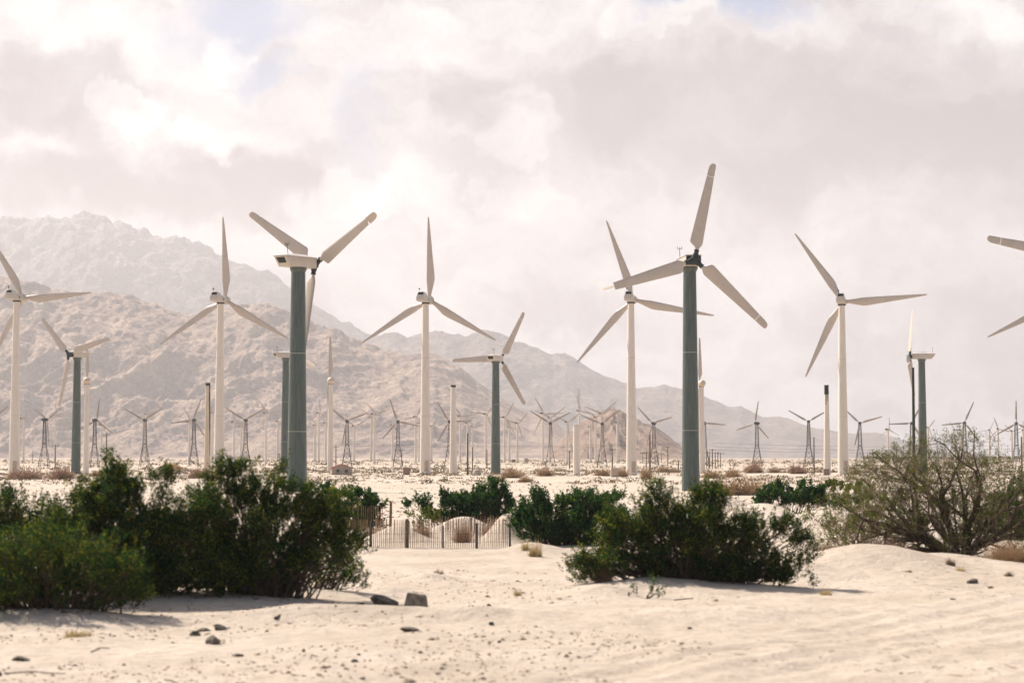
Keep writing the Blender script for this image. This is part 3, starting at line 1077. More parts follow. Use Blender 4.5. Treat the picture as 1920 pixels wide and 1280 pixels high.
GW = 'tall white wind turbines'
GG = 'green towered wind turbines'
white_turbine(31.5, 556, 352, -22, 2, 'tall white turbine at left edge, grimy blade pointing right over the hills', GW)
white_turbine(413.5, 560, 352, -20, 91, 'tall white turbine left of the big green tower, one blade straight up', GW)
white_turbine(798, 560, 352, -20, 90, 'tall white turbine right of the small hut, one blade straight up', GW)
white_turbine(1183, 559, 350, -14, 107.5, 'tall white turbine whose rotor is crossed by the big green turbine blade', GW)
white_turbine(1578, 563, 352, -14, 123, 'tall white turbine standing beside a bare burnt-topped tower, blade pointing right', GW)
white_turbine(1995, 562, 352, -20, 206, 'white turbine mostly off the right edge, only a pointed blade tip showing', GW)

green_turbine(559.5, 490, 198, -38, 31.5, 'largest green towered turbine, cream nacelle seen side-on above left bushes', GG, tip_turn=(35, 0, 0), r0=1.0, r1=.70, cone=-0.095)
green_turbine(1293, 489, 204, -172, 78, 'big green towered turbine facing us, rising behind the round green bush', GG, tip_turn=(0, 62, 0))
green_turbine(145, 664, 380, 150, 131, 'green towered turbine behind left bushes in front of the hills', GG)
green_turbine(929.5, 671, 380, -24, 63, 'green towered turbine right of centre, rear outlet showing, low blade slanting right', GG)
green_turbine(536, 665, 400, -60, 98, 'green towered turbine half hidden behind the largest green tower', GG)
green_turbine(1728, 667, 400, 74, 84, 'green towered turbine seen from the side above the thorny tree', GG, pitch=.5)
green_turbine(2030, 484, 204, 175, 168, 'turbine off the right edge, blunt rounded blade tip entering the sky', GG)

LAT = [(-14, 788, 700, 158, 'of which only one blade reaches in at the left edge'),
       (84, 786, 690, 148, 'leftmost whole one, blades in a wide V'),
       (178, 787, 700, 84, 'peeking out behind left bush, blade upright'),
       (272, 787, 690, 150, 'between left bush tops, blades in a V'),
       (364, 787, 690, 68, 'left of the dark-streaked bare tower'),
       (461, 787, 695, 148, 'between the tall white tower and the largest green tower'),
       (651, 789, 690, 140, 'directly above the gabled hut'),
       (746.5, 790, 690, 108, 'right of the hut, one blade down left'),
       (843, 790, 690, 120, 'half hidden by the shorter white bare tower'),
       (1032, 793, 685, 147, 'right of the slanting green turbine blade'),
       (1129, 794, 685, 157, 'in front of the small rocky hill'),
       (1226, 793, 700, 130, 'at the right foot of the rocky hill'),
       (1321, 793, 700, -5, 'just right of the big green tower, one blade pointing right'),
       (1419, 793, 700, 80, 'alone before the fading ridge, blade upright'),
       (1516, 790, 690, 150, 'left of the burnt-topped bare tower, blades in a V'),
       (1612, 793, 690, 136, 'just right of the tall white turbine tower'),
       (1709, 793, 700, 182, 'hidden behind the black pole, blade pointing left'),
       (1808, 792, 700, 66, 'above the thorny tree crown'),
       (1905, 793, 700, 90, 'rightmost one, blade upright near the frame edge')]
for (px, py, D, th, lab) in LAT:
    yw = {84: -35, 178: -20, 1226: 150, 1321: 160, 1419: 140}.get(px, 172)
    lattice_turbine(px, py, D, yw, th, 'lattice turbine ' + lab)

round_turbine(163, 713, 395, 64, 'white turbine with ball housing and black streak beside left green tower', 12.5)
round_turbine(620, 713, 395, 84, 'white turbine with ball housing rising behind the gabled hut', 5)
round_turbine(1315.5, 718, 395, 86, 'white turbine with ball housing right of big green tower', 13)

bare_tower(850, 722, 355, .70, .42, 'plain white bare tower right of centre hut, dark rim on top', sooty=.35)
bare_tower(1081, 797, 350, .62, .58, 'shortest white bare tower, stubby, in front of the hills')
bare_tower(1549.5, 722, 350, .64, .36, 'white bare tower with burnt black top beside tall white turbine', sooty=1.6, streaks=((-25, 14, 3.2), (30, 12, 2.6), (5, 8, 2.4)))
bare_tower(390, 718, 380, .66, .42, 'cream bare tower with long black streak left of tall white turbine', mat='cream_paint', sooty=.5, streaks=((62, 26, 13.5),))

FAR = [(45, 784, 1000, 93, 27, 'just right of the leftmost white tower'),
       (104, 778, 1150, 100, 24, 'between the first lattice turbine and left green tower'),
       (191, 797, 1150, 175, 22, 'between two lattice turbines at left'),
       (274, 776, 1200, 100, 22, 'hidden behind the third lattice turbine'),
       (355.5, 791, 900, 118, 30, 'left of the fifth lattice turbine with blades both sides'),
       (398, 774, 1000, 122, 28, 'squeezed behind the streaked bare tower'),
       (439, 791, 950, 110, 27, 'left of the sixth lattice turbine, blade pointing right'),
       (452, 799, 1150, 180, 22, 'touching the sixth lattice turbine on its left'),
       (499, 774, 900, 8, 32, 'standing clear left of the largest green tower'),
       (521, 790, 1100, 118, 24, 'close against the half hidden green tower'),
       (598, 774, 950, 94, 28, 'behind and left of the ball housing turbine'),
       (590.5, 797, 1150, 4, 24, 'just right of the largest green tower'),
       (611, 792, 1000, 182, 27, 'hugging the left side of the ball housing tower'),
       (664, 799, 1050, 30, 28, 'right of the lattice turbine above the hut'),
       (702, 776, 850, 134, 33, 'prominent between two lattice turbines near centre left'),
       (696, 782, 1050, 147, 32, 'close behind the prominent centre left one'),
       (736, 797, 1200, 75, 20, 'thin one just left of the lattice turbine right of the hut'),
       (779.5, 781, 950, 70, 27, 'left of the central tall white tower'),
       (786, 793, 1150, 80, 24, 'touching the central tall white tower'),
       (809, 799, 1150, 178, 24, 'just right of the central tall white tower'),
       (863, 780, 950, 8, 33, 'right of the plain white bare tower'),
       (876.5, 793, 1100, 50, 22, 'above a dark utility pole right of the bare tower'),
       (886, 799, 1150, 10, 22, 'above a shorter pole left of the green tower'),
       (911, 776, 900, 172, 34, 'left of the green tower, blade pointing left'),
       (946, 782, 950, 62, 34, 'right of the green tower, blades up right and down right'),
       (955, 800, 1250, 100, 16, 'faint one between two taller turbines right of green tower'),
       (970, 793, 950, 48, 28, 'with a blade rising right before the pale slope'),
       (1018, 775, 850, 120, 37, 'biggest of the slender ones, left of the V lattice turbine'),
       (1031, 783, 1000, 38, 35, 'directly behind the lattice turbine near the rocky hill'),
       (1063, 791, 950, 38, 30, 'left of the stubby bare tower'),
       (1086, 770, 1050, 232, 30, 'behind the stubby bare tower, two blades showing'),
       (1107, 800, 1150, 80, 18, 'faint one right of the stubby bare tower'),
       (1117, 782, 1000, 30, 30, 'left of the lattice turbine at the rocky hill'),
       (1127, 775, 900, 158, 37, 'above the lattice turbine at the rocky hill'),
       (1157, 792, 1000, 85, 14, 'between rocky hill lattice turbine and tall white tower'),
       (1665, 805, 800, 215, 14, 'short thick one right of the lattice turbine near the tree'),
       (1740, 801, 1150, 55, 20, 'right of the side-on green tower'),
       (1790, 806, 1000, 120, 14, 'left of the lattice turbine above the tree'),
       (1802, 806, 1100, 175, 14, 'touching the lattice turbine above the tree'),
       (1855, 806, 1050, 185, 10, 'right of the tree top, stubby blades'),
       (1871, 804, 950, 108, 24, 'with a thin blade leaning left near the right edge'),
       (1897, 808, 1050, 20, 18, 'just left of the rightmost lattice turbine'),
       (1918, 806, 1050, 90, 14, 'cut by the right edge of the frame')]
for (px, py, D, th, L, lab) in FAR:
    far_turbine(px, py, D, -20 if (px % 3) else -32, th, 'slender far white turbine ' + lab, R_=round(L / FPX * D * 2) / 2, r0=.66 * D / 1000, r1=.44 * D / 1000)


# ------------------------------------------------------------------ poles, wires, mast
def pole(px, top_py, D, label, r=.13, arms=1, aw=1.8, mat='old_wood'):
    base, H = place(px, top_py, D)
    t = thing('utility_pole', label, 'pole', base, 'wooden poles on the plain')
    obj('shaft', MB().tube((0, 0, -.5), (0, 0, H), r * 1.2, r * .85, n=10).mesh('shaft', mat, smooth=.6), t)
    for k in range(arms):
        z = H - .35 - k * 1.0
        obj('crossarm', MB().box((0, -r - .06, z), (aw, .12, .14)).mesh('crossarm', mat), t)
        for s in (-.45, 0, .45):
            obj('insulator', cached('insu', lambda: MB().lathe([(.03, 0), (.07, .05), (.05, .12), (.02, .2)], 8).mesh('insulator', 'dark_steel')), t, (s * aw, -r - .06, z + .07))
    return t


for (px, py, D, r, arms, lab) in [
        (104, 833, 560, .14, 1, 'utility pole left of the left green tower'), (200, 812, 520, .16, 1, 'utility pole poking above the left bush top'),
        (630, 835, 560, .14, 1, 'utility pole just left of the lattice turbine by hut'), (753.5, 842, 620, .11, 1, 'short pole touching lattice turbine right of hut'),
        (877, 812, 345, .14, 0, 'dark tall pole right of the plain bare tower'), (886, 838, 480, .13, 0, 'shorter dark pole left of the green tower'),
        (913, 842, 560, .15, 0, 'brown pole left of central green tower'), (1068, 844, 560, .15, 1, 'utility pole just left of the stubby bare tower'),
        (1148, 840, 470, .14, 1, 'utility pole above the tan cabinet'), (1218.5, 815, 360, .15, 0, 'tall black pole right of the fourth white turbine'),
        (1212, 846, 520, .12, 1, 'short pole left of the tall black pole'), (1252, 836, 700, .16, 1, 'pole on the sand at foot of rocky hill'),
        (1272, 862, 420, .12, 0, 'short stake left of big green tower'), (1526, 819, 350, .11, 0, 'dark pole between bare tower and tall white tower'),
        (1915, 818, 360, .15, 0, 'dark pole at right edge of the frame'), (1680.5, 838, 480, .11, 0, 'thin pole inside the thorny tree crown'),
        (61, 843, 1100, .14, 0, 'thin distant pole far left on horizon'), (1335.5, 841, 560, .15, 1, 'tallest H-frame pole right of big green tower')]:
    pole(px, py, D, lab, r, arms)
for i, (px, py) in enumerate([(1325, 846), (1341, 847), (1346, 846), (1351, 848), (1329, 856), (1330.5, 846)]):
    pole(px, py, 560 + 12 * i, ['leftmost pole of the crowd right of big green tower', 'crossarmed pole just right of the tallest H-frame pole', 'bare pole in middle of the crowd of poles', 'rightmost pole of the crowd right of big green tower', 'shortest pole of the crowd right of big green tower', 'bare pole second from left in the crowd of poles'][i], .13, 1 if i in (0, 1, 3) else 0, 2.2)
for i, (px, py) in enumerate([(1228, 846), (1234, 847), (1240, 850), (1205, 848), (1216, 852)]):
    pole(px, py, 900 + 15 * i, ['faint far pole right of the lattice turbine at hill foot', 'faint far pole second right of lattice turbine at hill foot', 'rightmost faint far pole at the hill foot', 'leftmost faint far pole at the hill foot', 'faint low pole behind the black pole at hill foot'][i], .13, 1, 2.4)
base, H = place(1711.8, 690, 330)
t = thing('black_pole', 'tall plain black pole in front of the side-on green turbine', 'pole', base)
obj('shaft', MB().tube((0, 0, -.5), (0, 0, H), .27, .21, n=16).mesh('shaft', 'soot', smooth=.6), t)
obj('cap', MB().tube((0, 0, H), (0, 0, H + .1), .24, .24, n=16).mesh('cap', 'dark_steel', smooth=.6), t)

base, H = place(1085.3, 729, 2400)
t = thing('radio_mast', 'thin reddish radio mast rising behind the stubby bare tower', 'mast', base)
mb = MB()
for (sx, sy) in ((-1, -1), (1, -1), (0, 1)):
    mb.tube((sx * .5, sy * .5, 0), (sx * .5, sy * .5, H), .16, n=4)
for k in range(int(H / 3)):
    mb.tube((-.5, -.5, k * 3), (.5, -.5, k * 3 + 3), .08, n=4, cap=False)
    mb.tube((0, .5, k * 3), (-.5, -.5, k * 3 + 3), .08, n=4, cap=False)
obj('lattice', mb.mesh('lattice', 'mast_red'), t)


def wire(px0, py0, D0, px1, py1, D1, sag, label, r=.045):
    a, b = P(px0, py0, D0), P(px1, py1, D1)
    segs = []
    n = 24
    pts = [a.lerp(b, k / n) - Vector((0, 0, sag * 4 * (k / n) * (1 - k / n))) for k in range(n + 1)]
    for k in range(n):
        segs.append((*pts[k], r, *pts[k + 1], r))
    V, F = tubes_np(segs, 4)
    o = obj('overhead_wire', np_mesh('overhead_wire', V, F, 'wire_dark'))
    tag(o, label, 'cable', 'overhead wires above the plain')


for k, (y0, y1) in enumerate([(824, 827), (831, 833), (837, 837)]):
    wire(1336, y0 + 6, 900, 2050, y1 + 2, 1000, 2.0, ['topmost thin overhead wire across the right ridge', 'middle thin overhead wire across the right ridge', 'lowest thin overhead wire across the right ridge'][k])
for k, y0 in enumerate([829, 832]):
    wire(560, y0, 900, 1290, y0 + 1, 900, 1.5, ['upper thin overhead wire across the central hills', 'lower thin overhead wire across the central hills'][k])


# ------------------------------------------------------------------ huts and cabinets
def hut(px, D, w, dpt, wall, label, yaw=0.0):
    p = on_ground(px, D)
    t = thing('hut', label, 'hut', p, None, R(yaw))
    b = MB()
    b.add([(-w / 2, -dpt / 2, -.3), (w / 2, -dpt / 2, -.3), (w / 2, dpt / 2, -.3), (-w / 2, dpt / 2, -.3),
           (-w / 2, -dpt / 2, wall), (w / 2, -dpt / 2, wall), (w / 2, dpt / 2, wall), (-w / 2, dpt / 2, wall),
           (0, -dpt / 2, wall + w * .17), (0, dpt / 2, wall + w * .17)],
          [(0, 3, 2, 1), (0, 1, 5, 8, 4), (1, 2, 6, 5), (2, 3, 7, 9, 6), (3, 0, 4, 7), (4, 8, 9, 7), (8, 5, 6, 9)])
    obj('wall', b.mesh('wall', 'hut_wall'), t)
    b = MB()
    ov = .22
    for s in (-1, 1):
        hy = dpt / 2 + .2
        x1 = s * (w / 2 + ov)
        z1 = wall + .03 - ov * .34
        z0 = wall + w * .17 + .03
        b.add([(0, -hy, z0), (x1, -hy, z1), (x1, hy, z1), (0, hy, z0), (0, -hy, z0 + .1), (x1, -hy, z1 + .1), (x1, hy, z1 + .1), (0, hy, z0 + .1)],
              [(0, 1, 2, 3), (4, 7, 6, 5), (0, 4, 5, 1), (1, 5, 6, 2), (2, 6, 7, 3), (0, 3, 7, 4)])
    obj('roof', b.mesh('roof', 'hut_roof'), t)
    for s in (-.19, .22):
        f = obj('window', MB().box((s * w, -dpt / 2 - .02, wall * .58), (w * .17, .05, wall * .5)).mesh('window', 'flange_paint', bevel=.01), t)
        obj('pane', MB().box((s * w, -dpt / 2 - .05, wall * .58), (w * .145, .02, wall * .44)).mesh('pane', 'window_dark'), f)


hut(641, 345, 3.5, 4.0, 1.15, 'small gabled hut with red roof edge and two dark windows', 8)
hut(322, 360, 2.7, 3.2, 1.15, 'small hut with reddish roof partly hidden by left bush', -20)


def cabinet(px, D, w, h, mat, label):
    p = on_ground(px, D)
    t = thing('electrical_cabinet', label, 'cabinet', p, 'electrical cabinets at tower feet')
    obj('body', MB().box((0, 0, h / 2 - .15), (w, w * .8, h + .3)).mesh('body', mat, bevel=.03), t)
    obj('lid', MB().box((0, 0, h + .04), (w * 1.06, w * .86, .07)).mesh('lid', mat, bevel=.01), t)
    obj('door_panel', MB().box((0, -w * .4 - .015, h * .5), (w * .84, .025, h * .8)).mesh('door_panel', mat, bevel=.008), t)


for a in [(763, 345, 1.15, 1.15, 'cabinet_brown', 'brown square cabinet left of the central tall white tower'),
          (1151.5, 318, 1.15, 1.35, 'cabinet_tan', 'tan cabinet on a sand mound beside the fourth white turbine'),
          (1547, 335, .95, 1.0, 'cabinet_brown', 'small brown cabinet at foot of the burnt-topped tower'),
          (897, 350, 1.0, .75, 'concrete', 'low grey box left of the central green tower'),
          (1205, 345, .5, .6, 'cabinet_brown', 'tiny dark box at foot of the fourth white turbine'),
          (963, 1050, 2.2, 1.4, 'cabinet_brown', 'far brown container on the horizon right of the green tower'),
          (987, 1050, 2.0, 1.9, 'cabinet_tan', 'far pale container on the horizon before the slope')]:
    cabinet(*a)


# ------------------------------------------------------------------ vegetation
def quads(cent, dirv, side, L, Wd):
    """diamond leaves: cent,dir,side (N,3)"""
    N = len(cent)
    V = np.zeros((N, 4, 3))
    V[:, 0] = cent
    V[:, 1] = cent + dirv * (L * .5)[:, None] + side * (Wd * .5)[:, None]
    V[:, 2] = cent + dirv * L[:, None]
    V[:, 3] = cent + dirv * (L * .5)[:, None] - side * (Wd * .5)[:, None]
    F = np.arange(N * 4).reshape(N, 4)
    return V.reshape(-1, 3), F


def unit(v):
    return v / np.maximum(np.linalg.norm(v, axis=1, keepdims=True), 1e-9)


def leafy_bush(label, base_px, D, lobes, mat='leaf_green', dens=1.0, leaf=.05, seed=1, stems=80, depth=.8, cat='bush', group='green creosote bushes', twig_frac=.22):
    rng = np.random.default_rng(seed)
    base = on_ground(base_px, D)
    t = thing('creosote_bush', label, cat, base, group)
    C, N_ = [], []
    leaves_c, leaves_d, segs = [], [], []
    b0 = np.array(base)
    spread = max(abs(l[0] - base_px) for l in lobes) / FPX * D * .45
    for (cx, cy, rx, ry) in lobes:
        ry *= .92
        cy += 17 if D < 38.6 else (9 if D < 45 else 11)
        p = P(cx, cy, D)
        c = np.array(p)
        sx, sz = rx / FPX * D, ry / FPX * D
        sy = depth * min(sx, 1.0) + .1
        area = rx * ry * 3.14 * (D / 40.0) ** 2
        ns = max(6, int(area / 21 * dens))
        nc = max(3, ns // 8)
        cl = rng.normal(size=(nc, 3))
        cl = unit(cl) * (rng.random((nc, 1)) ** .38)
        cl = c + cl * np.array([sx, sy, sz])
        idx = rng.integers(0, nc, ns)
        sp = cl[idx] + rng.normal(size=(ns, 3)) * .075
        outd = unit(sp - (b0 + np.array([0, 0, -.2])))
        sd_ = unit(outd * .75 + np.array([0, 0, .75]) + rng.normal(size=(ns, 3)) * .42)
        gl = ground(sp[:, 0], sp[:, 1])
        ok = sp[:, 2] > gl + .02
        sp, sd_ = sp[ok], sd_[ok]
        ns = len(sp)
        if not ns:
            continue
        sl = (.10 + .17 * rng.random(ns)) * (1 if D < 45 else 1.2)
        nl = 24
        tpar = rng.random((ns, nl)) ** .8
        pos = sp[:, None, :] + sd_[:, None, :] * (tpar * sl[:, None])[..., None] + rng.normal(size=(ns, nl, 3)) * .018
        ld = unit((sd_[:, None, :] * .9 + rng.normal(size=(ns, nl, 3)) * .75).reshape(-1, 3))
        leaves_c.append(pos.reshape(-1, 3))
        leaves_d.append(ld)
        # spray stalks
        k = rng.random(ns) < twig_frac
        p0, p1 = sp[k] - sd_[k] * .12, sp[k] + sd_[k] * sl[k][:, None] * .8
        segs.append(np.concatenate([p0, np.full((len(p0), 1), .006), p1, np.full((len(p0), 1), .003)], 1))
        # stems from the root crown to cluster centres
        take = cl[rng.random(nc) < min(1, stems / max(nc, 1) / max(1, len(lobes) ** .5))]
        for q in take:
            r0 = b0 + np.array([rng.normal() * spread * .35 + (q[0] - b0[0]) * .35, rng.normal() * .15, 0])
            r0[2] = gz(r0[0], r0[1]) - .05
            if q[2] < r0[2] + .1:
                continue
            pts = [r0]
            for s in (.25, .5, .75, 1.0):
                m = r0 + (q - r0) * np.array([s ** 1.15, s ** 1.15, s ** .85])
                pts.append(m + rng.normal(size=3) * .03)
            for j in range(4):
                ra, rb = .017 - .0035 * j, .017 - .0035 * (j + 1)
                segs.append(np.array([[*pts[j], ra, *pts[j + 1], rb]]))
    cc = np.concatenate(leaves_c)
    dd = np.concatenate(leaves_d)
    n = len(cc)
    side = unit(np.cross(dd, rng.normal(size=(n, 3))))
    L = leaf * .86 * (.6 + .8 * rng.random(n))
    ok = cc[:, 2] > ground(cc[:, 0], cc[:, 1]) + .01
    V, F = quads((cc - b0)[ok], dd[ok], side[ok], L[ok], (L * .5)[ok])
    obj('foliage', np_mesh('foliage', V, F, mat), t)
    S = np.concatenate(segs)
    S[:, 0:3] -= b0
    S[:, 4:7] -= b0
    V, F = tubes_np(S, 4)
    obj('stems', np_mesh('stems', V, F, 'bark'), t)
    return n


nl = 0
nl += leafy_bush('creosote bush cut by the left edge with gaps of light', 30, 39.5, [(5, 945, 45, 42), (60, 975, 60, 45), (-60, 960, 80, 60), (10, 1010, 90, 60), (130, 985, 50, 40)], seed=11, dens=.8)
nl += leafy_bush('nearest creosote bush at lower left casting blue shade on sand', 110, 32.9, [(40, 1075, 110, 62), (170, 1085, 90, 55), (90, 1020, 120, 55), (225, 1050, 50, 55), (-60, 1060, 90, 80), (240, 1110, 30, 25), (0, 1110, 120, 40)], seed=12, dens=1.0, leaf=.042)
nl += leafy_bush('tallest creosote bush at left with upright sprays below the green tower', 250, 35.6, [
    (205, 868, 16, 32), (222, 885, 34, 34), (178, 915, 35, 38), (242, 915, 22, 32), (215, 935, 60, 45), (300, 885, 16, 26), (318, 880, 8, 22), (303, 918, 14, 14), (140, 955, 60, 45), (235, 975, 90, 50), (340, 965, 40, 45),
    (200, 1040, 110, 70), (310, 1030, 90, 70), (360, 1060, 80, 55), (250, 1085, 90, 35), (385, 945, 30, 40), (300, 990, 70, 50), (350, 1095, 70, 25), (120, 1030, 60, 50)], seed=13, dens=1.0)
nl += leafy_bush('wide creosote bush left of the fence, see-through at its lower right', 490, 36.4, [
    (415, 885, 28, 32), (445, 870, 22, 22), (395, 925, 45, 40), (470, 905, 48, 38), (532, 868, 12, 16), (525, 895, 34, 20), (560, 925, 50, 32), (500, 960, 100, 50), (600, 940, 36, 28), (640, 915, 14, 16), (610, 975, 55, 45),
    (480, 1020, 110, 55), (590, 1020, 70, 45), (455, 1075, 100, 40), (650, 1000, 30, 30), (400, 990, 60, 50), (430, 1040, 70, 40)], seed=14, dens=.95)
nl += leafy_bush('creosote bush with bare lower twigs reaching over the open sand', 590, 38.3, [(610, 1060, 70, 40), (560, 1085, 60, 30), (655, 1065, 30, 40), (665, 1095, 16, 16), (640, 1035, 45, 30)], seed=15, dens=.38)
nl += leafy_bush('creosote bush growing behind the left end of the fence', 665, 76, [(665, 932, 42, 24), (632, 925, 26, 20), (700, 945, 16, 14), (612, 915, 12, 12), (690, 975, 26, 16), (660, 955, 40, 16), (716, 938, 5, 6)], mat='leaf_mid', seed=16, dens=.5, leaf=.10)
nl += leafy_bush('creosote bush behind the fence middle at foot of green tower', 880, 78, [(905, 930, 45, 24), (925, 912, 24, 18), (862, 940, 32, 22), (835, 925, 12, 12), (950, 938, 16, 16), (800, 940, 14, 16), (842, 958, 40, 14), (900, 955, 60, 14), (785, 935, 6, 8), (763, 938, 6, 11)], mat='leaf_mid', seed=17, dens=.5, leaf=.10)
nl += leafy_bush('low wide creosote bush right of the fence end', 1060, 62, [(1060, 965, 85, 36), (1005, 945, 34, 24), (1012, 925, 12, 16), (1100, 930, 55, 18), (1145, 925, 20, 12), (1130, 968, 60, 30), (1020, 990, 50, 22), (1100, 1000, 60, 18), (980, 970, 24, 22), (1165, 985, 30, 18), (1060, 938, 20, 16)], mat='leaf_mid', seed=18, dens=.7, leaf=.075)
nl += leafy_bush('big round creosote bush in the centre foreground below green tower', 1300, 40.6, [
    (1325, 935, 34, 34), (1300, 925, 20, 20), (1352, 930, 16, 20), (1238, 925, 26, 20), (1225, 945, 14, 14), (1215, 970, 30, 34), (1255, 965, 40, 30), (1310, 975, 60, 34), (1380, 985, 44, 28), (1150, 985, 36, 34), (1185, 1000, 50, 34),
    (1260, 1015, 70, 36), (1340, 1020, 60, 40), (1410, 1010, 36, 34), (1400, 965, 14, 16), (1448, 980, 14, 16), (1480, 985, 24, 24), (1500, 1010, 24, 20), (1105, 1055, 34, 36), (1150, 1050, 56, 36), (1225, 1060, 60, 30), (1310, 1065, 60, 26),
    (1385, 1060, 56, 32), (1450, 1050, 40, 32), (1430, 1085, 44, 18), (1495, 1045, 26, 14), (1478, 1070, 22, 18), (1516, 1077, 11, 6), (1090, 1085, 14, 12)], seed=19, dens=1.15, stems=110)
nl += leafy_bush('small sprawling green sprig on the sand before the centre bush', 1195, 37.6, [(1165, 1110, 22, 8), (1230, 1100, 14, 14), (1205, 1090, 30, 10), (1212, 1122, 10, 8), (1150, 1116, 10, 5)], mat='leaf_mid', seed=20, dens=.28, stems=12, depth=.3)
nl += leafy_bush('dark green bush on sand left of the thorny tree', 1485, 82, [(1480, 922, 56, 18), (1435, 926, 22, 14), (1530, 915, 26, 12), (1520, 930, 30, 12), (1465, 908, 14, 8), (1505, 905, 12, 7)], mat='leaf_mid', seed=21, dens=.5, leaf=.11, stems=110)
nl += leafy_bush('low olive bush at foot of the fifth white turbine', 1585, 130, [(1580, 902, 38, 10), (1615, 905, 24, 8), (1560, 896, 20, 7)], mat='leaf_olive', seed=22, dens=.16, leaf=.15, depth=1.5)
nl += leafy_bush('small dark bush above the dune between two bigger bushes', 1575, 88, [(1590, 930, 26, 12), (1560, 935, 22, 8), (1612, 922, 12, 8)], mat='leaf_mid', seed=23, dens=.28, leaf=.11)
nl += leafy_bush('sparse olive bush right of the fence gap post', 820, 72, [(800, 965, 24, 26), (835, 970, 22, 20), (775, 955, 12, 12)], mat='leaf_olive', seed=24, dens=.12, leaf=.08)
nl += leafy_bush('dark green clump at right edge beside the thorny tree', 1905, 66, [(1890, 935, 40, 30), (1925, 910, 30, 30), (1880, 975, 60, 30), (1935, 960, 40, 50)], mat='leaf_mid', seed=25, dens=.42, leaf=.08)
nl += leafy_bush('olive leafy growth skirting the left side of the thorny tree', 1610, 56, [(1565, 985, 50, 20), (1630, 955, 55, 28), (1600, 930, 40, 22), (1680, 985, 60, 26), (1660, 915, 36, 22), (1540, 965, 26, 12)], mat='leaf_olive', seed=26, dens=.20, leaf=.07, depth=1.4, stems=40)
print("leaves", nl, flush=True)


# ---- thorny tree
def thorny_tree():
    rng = np.random.default_rng(5)
    D = 53.5
    base = on_ground(1790, D)
    t = thing('palo_verde_tree', 'sprawling thorny tree with tangled dark limbs and sparse olive leaves', 'tree', base)
    b0 = np.array(base)
    limbs, twigs, tips = [], [], []

    gx0, gy0, gs = b0[0] - 8, b0[1] - 8, .25
    GX, GY = np.meshgrid(np.arange(gx0, gx0 + 16, gs), np.arange(gy0, gy0 + 16, gs), indexing='ij')
    GT = ground(GX.ravel(), GY.ravel()).reshape(GX.shape)
    ENV = ([1480, 1530, 1580, 1640, 1700, 1760, 1840, 1900, 1960, 2060], [985, 925, 880, 838, 812, 800, 800, 815, 850, 930])

    def grow(p, d, L, r, lev, tgt=None):
        n = 5 if lev < 2 else 4
        prev = p
        for k in range(n):
            if tgt is not None:
                want = tgt - prev
                want = want / max(np.linalg.norm(want), 1e-6)
                d = d * .55 + want * .5
            d = d + rng.normal(size=3) * (.22 if lev < 2 else .26)
            if lev >= 2:
                d = d + np.array([0, 0, .05])
            d = d / np.linalg.norm(d)
            q = prev + d * L / n
            i = min(63, max(0, int((q[0] - gx0) / gs)))
            j = min(63, max(0, int((q[1] - gy0) / gs)))
            g = GT[i, j] + .08
            if q[2] < g:
                q[2] = g
                d[2] = abs(d[2])
            px = 960 + q[0] / q[1] * FPX
            py = 862 - (q[2] - CAM_H) / q[1] * FPX
            if py < np.interp(px, ENV[0], ENV[1]) + 25 * rng.random() - 6:
                if lev >= 3:
                    tips.append((*prev, *d))
                    return
                d[2] = -.2
                q = prev + d * L / n * .7
            rr0, rr1 = r * (1 - .55 * k / n), r * (1 - .55 * (k + 1) / n)
            (limbs if lev < 2 else twigs).append((*prev, rr0, *q, rr1))
            prev = q
            if lev < 4:
                m = {0: 1.2, 1: 1.15, 2: .85, 3: .4}[lev]
                for _ in range(int(m) + (rng.random() < m - int(m))):
                    nd = d + rng.normal(size=3) * .75 + np.array([0, 0, .14])
                    nd /= np.linalg.norm(nd)
                    grow(q.copy(), nd, L * (.46 + .2 * rng.random()), max(rr1 * .55, .0045), lev + 1)
            if lev >= 3 and k >= 1:
                tips.append((*q, *d))

    targets = [(1560, 985, -1.2), (1600, 930, .4), (1655, 880, -.5), (1700, 850, .8), (1755, 845, -.6), (1800, 850, .5), (1845, 845, -.4), (1890, 875, .9), (1905, 920, -.9), (1960, 900, .3),
               (1640, 985, -1.6), (1700, 970, 1.2), (1560, 1010, .6), (1900, 985, -.3), (1985, 960, .5), (1740, 930, -1.8)]
    for i, (tx, ty, dy) in enumerate(targets):
        tp = np.array(P(tx, ty, D + dy))
        s = b0 + np.array([rng.normal() * .12, rng.normal() * .12, -.05])
        v = tp - s
        L = np.linalg.norm(v) * .86
        grow(s, v / np.linalg.norm(v) + np.array([0, 0, .15]), L, .065 + .045 * (i % 3 == 0), 0, tp)
    for arr, nm, mt in ((limbs, 'limbs', 'bark'), (twigs, 'twigs', 'twig')):
        S = np.array(arr)
        S[:, 0:3] -= b0
        S[:, 4:7] -= b0
        V, F = tubes_np(S, 5 if nm == 'limbs' else 3)
        obj(nm, np_mesh(nm, V, F, mt), t)
    T = np.array(tips)
    print('tree twigs', len(twigs), 'tips', len(T))
    keep = rng.random(len(T)) < min(1.0, 6000 / len(T))
    T = T[keep]
    k = 7
    c = np.repeat(T[:, :3], k, 0) + rng.normal(size=(len(T) * k, 3)) * .035
    d = unit(np.repeat(T[:, 3:], k, 0) + rng.normal(size=(len(T) * k, 3)) * .9)
    s = unit(np.cross(d, rng.normal(size=d.shape)))
    L = .035 + .035 * rng.random(len(c))
    V, F = quads(c - b0, d, s, L, L * .38)
    obj('foliage', np_mesh('foliage', V, F, 'leaf_olive'), t)


thorny_tree()


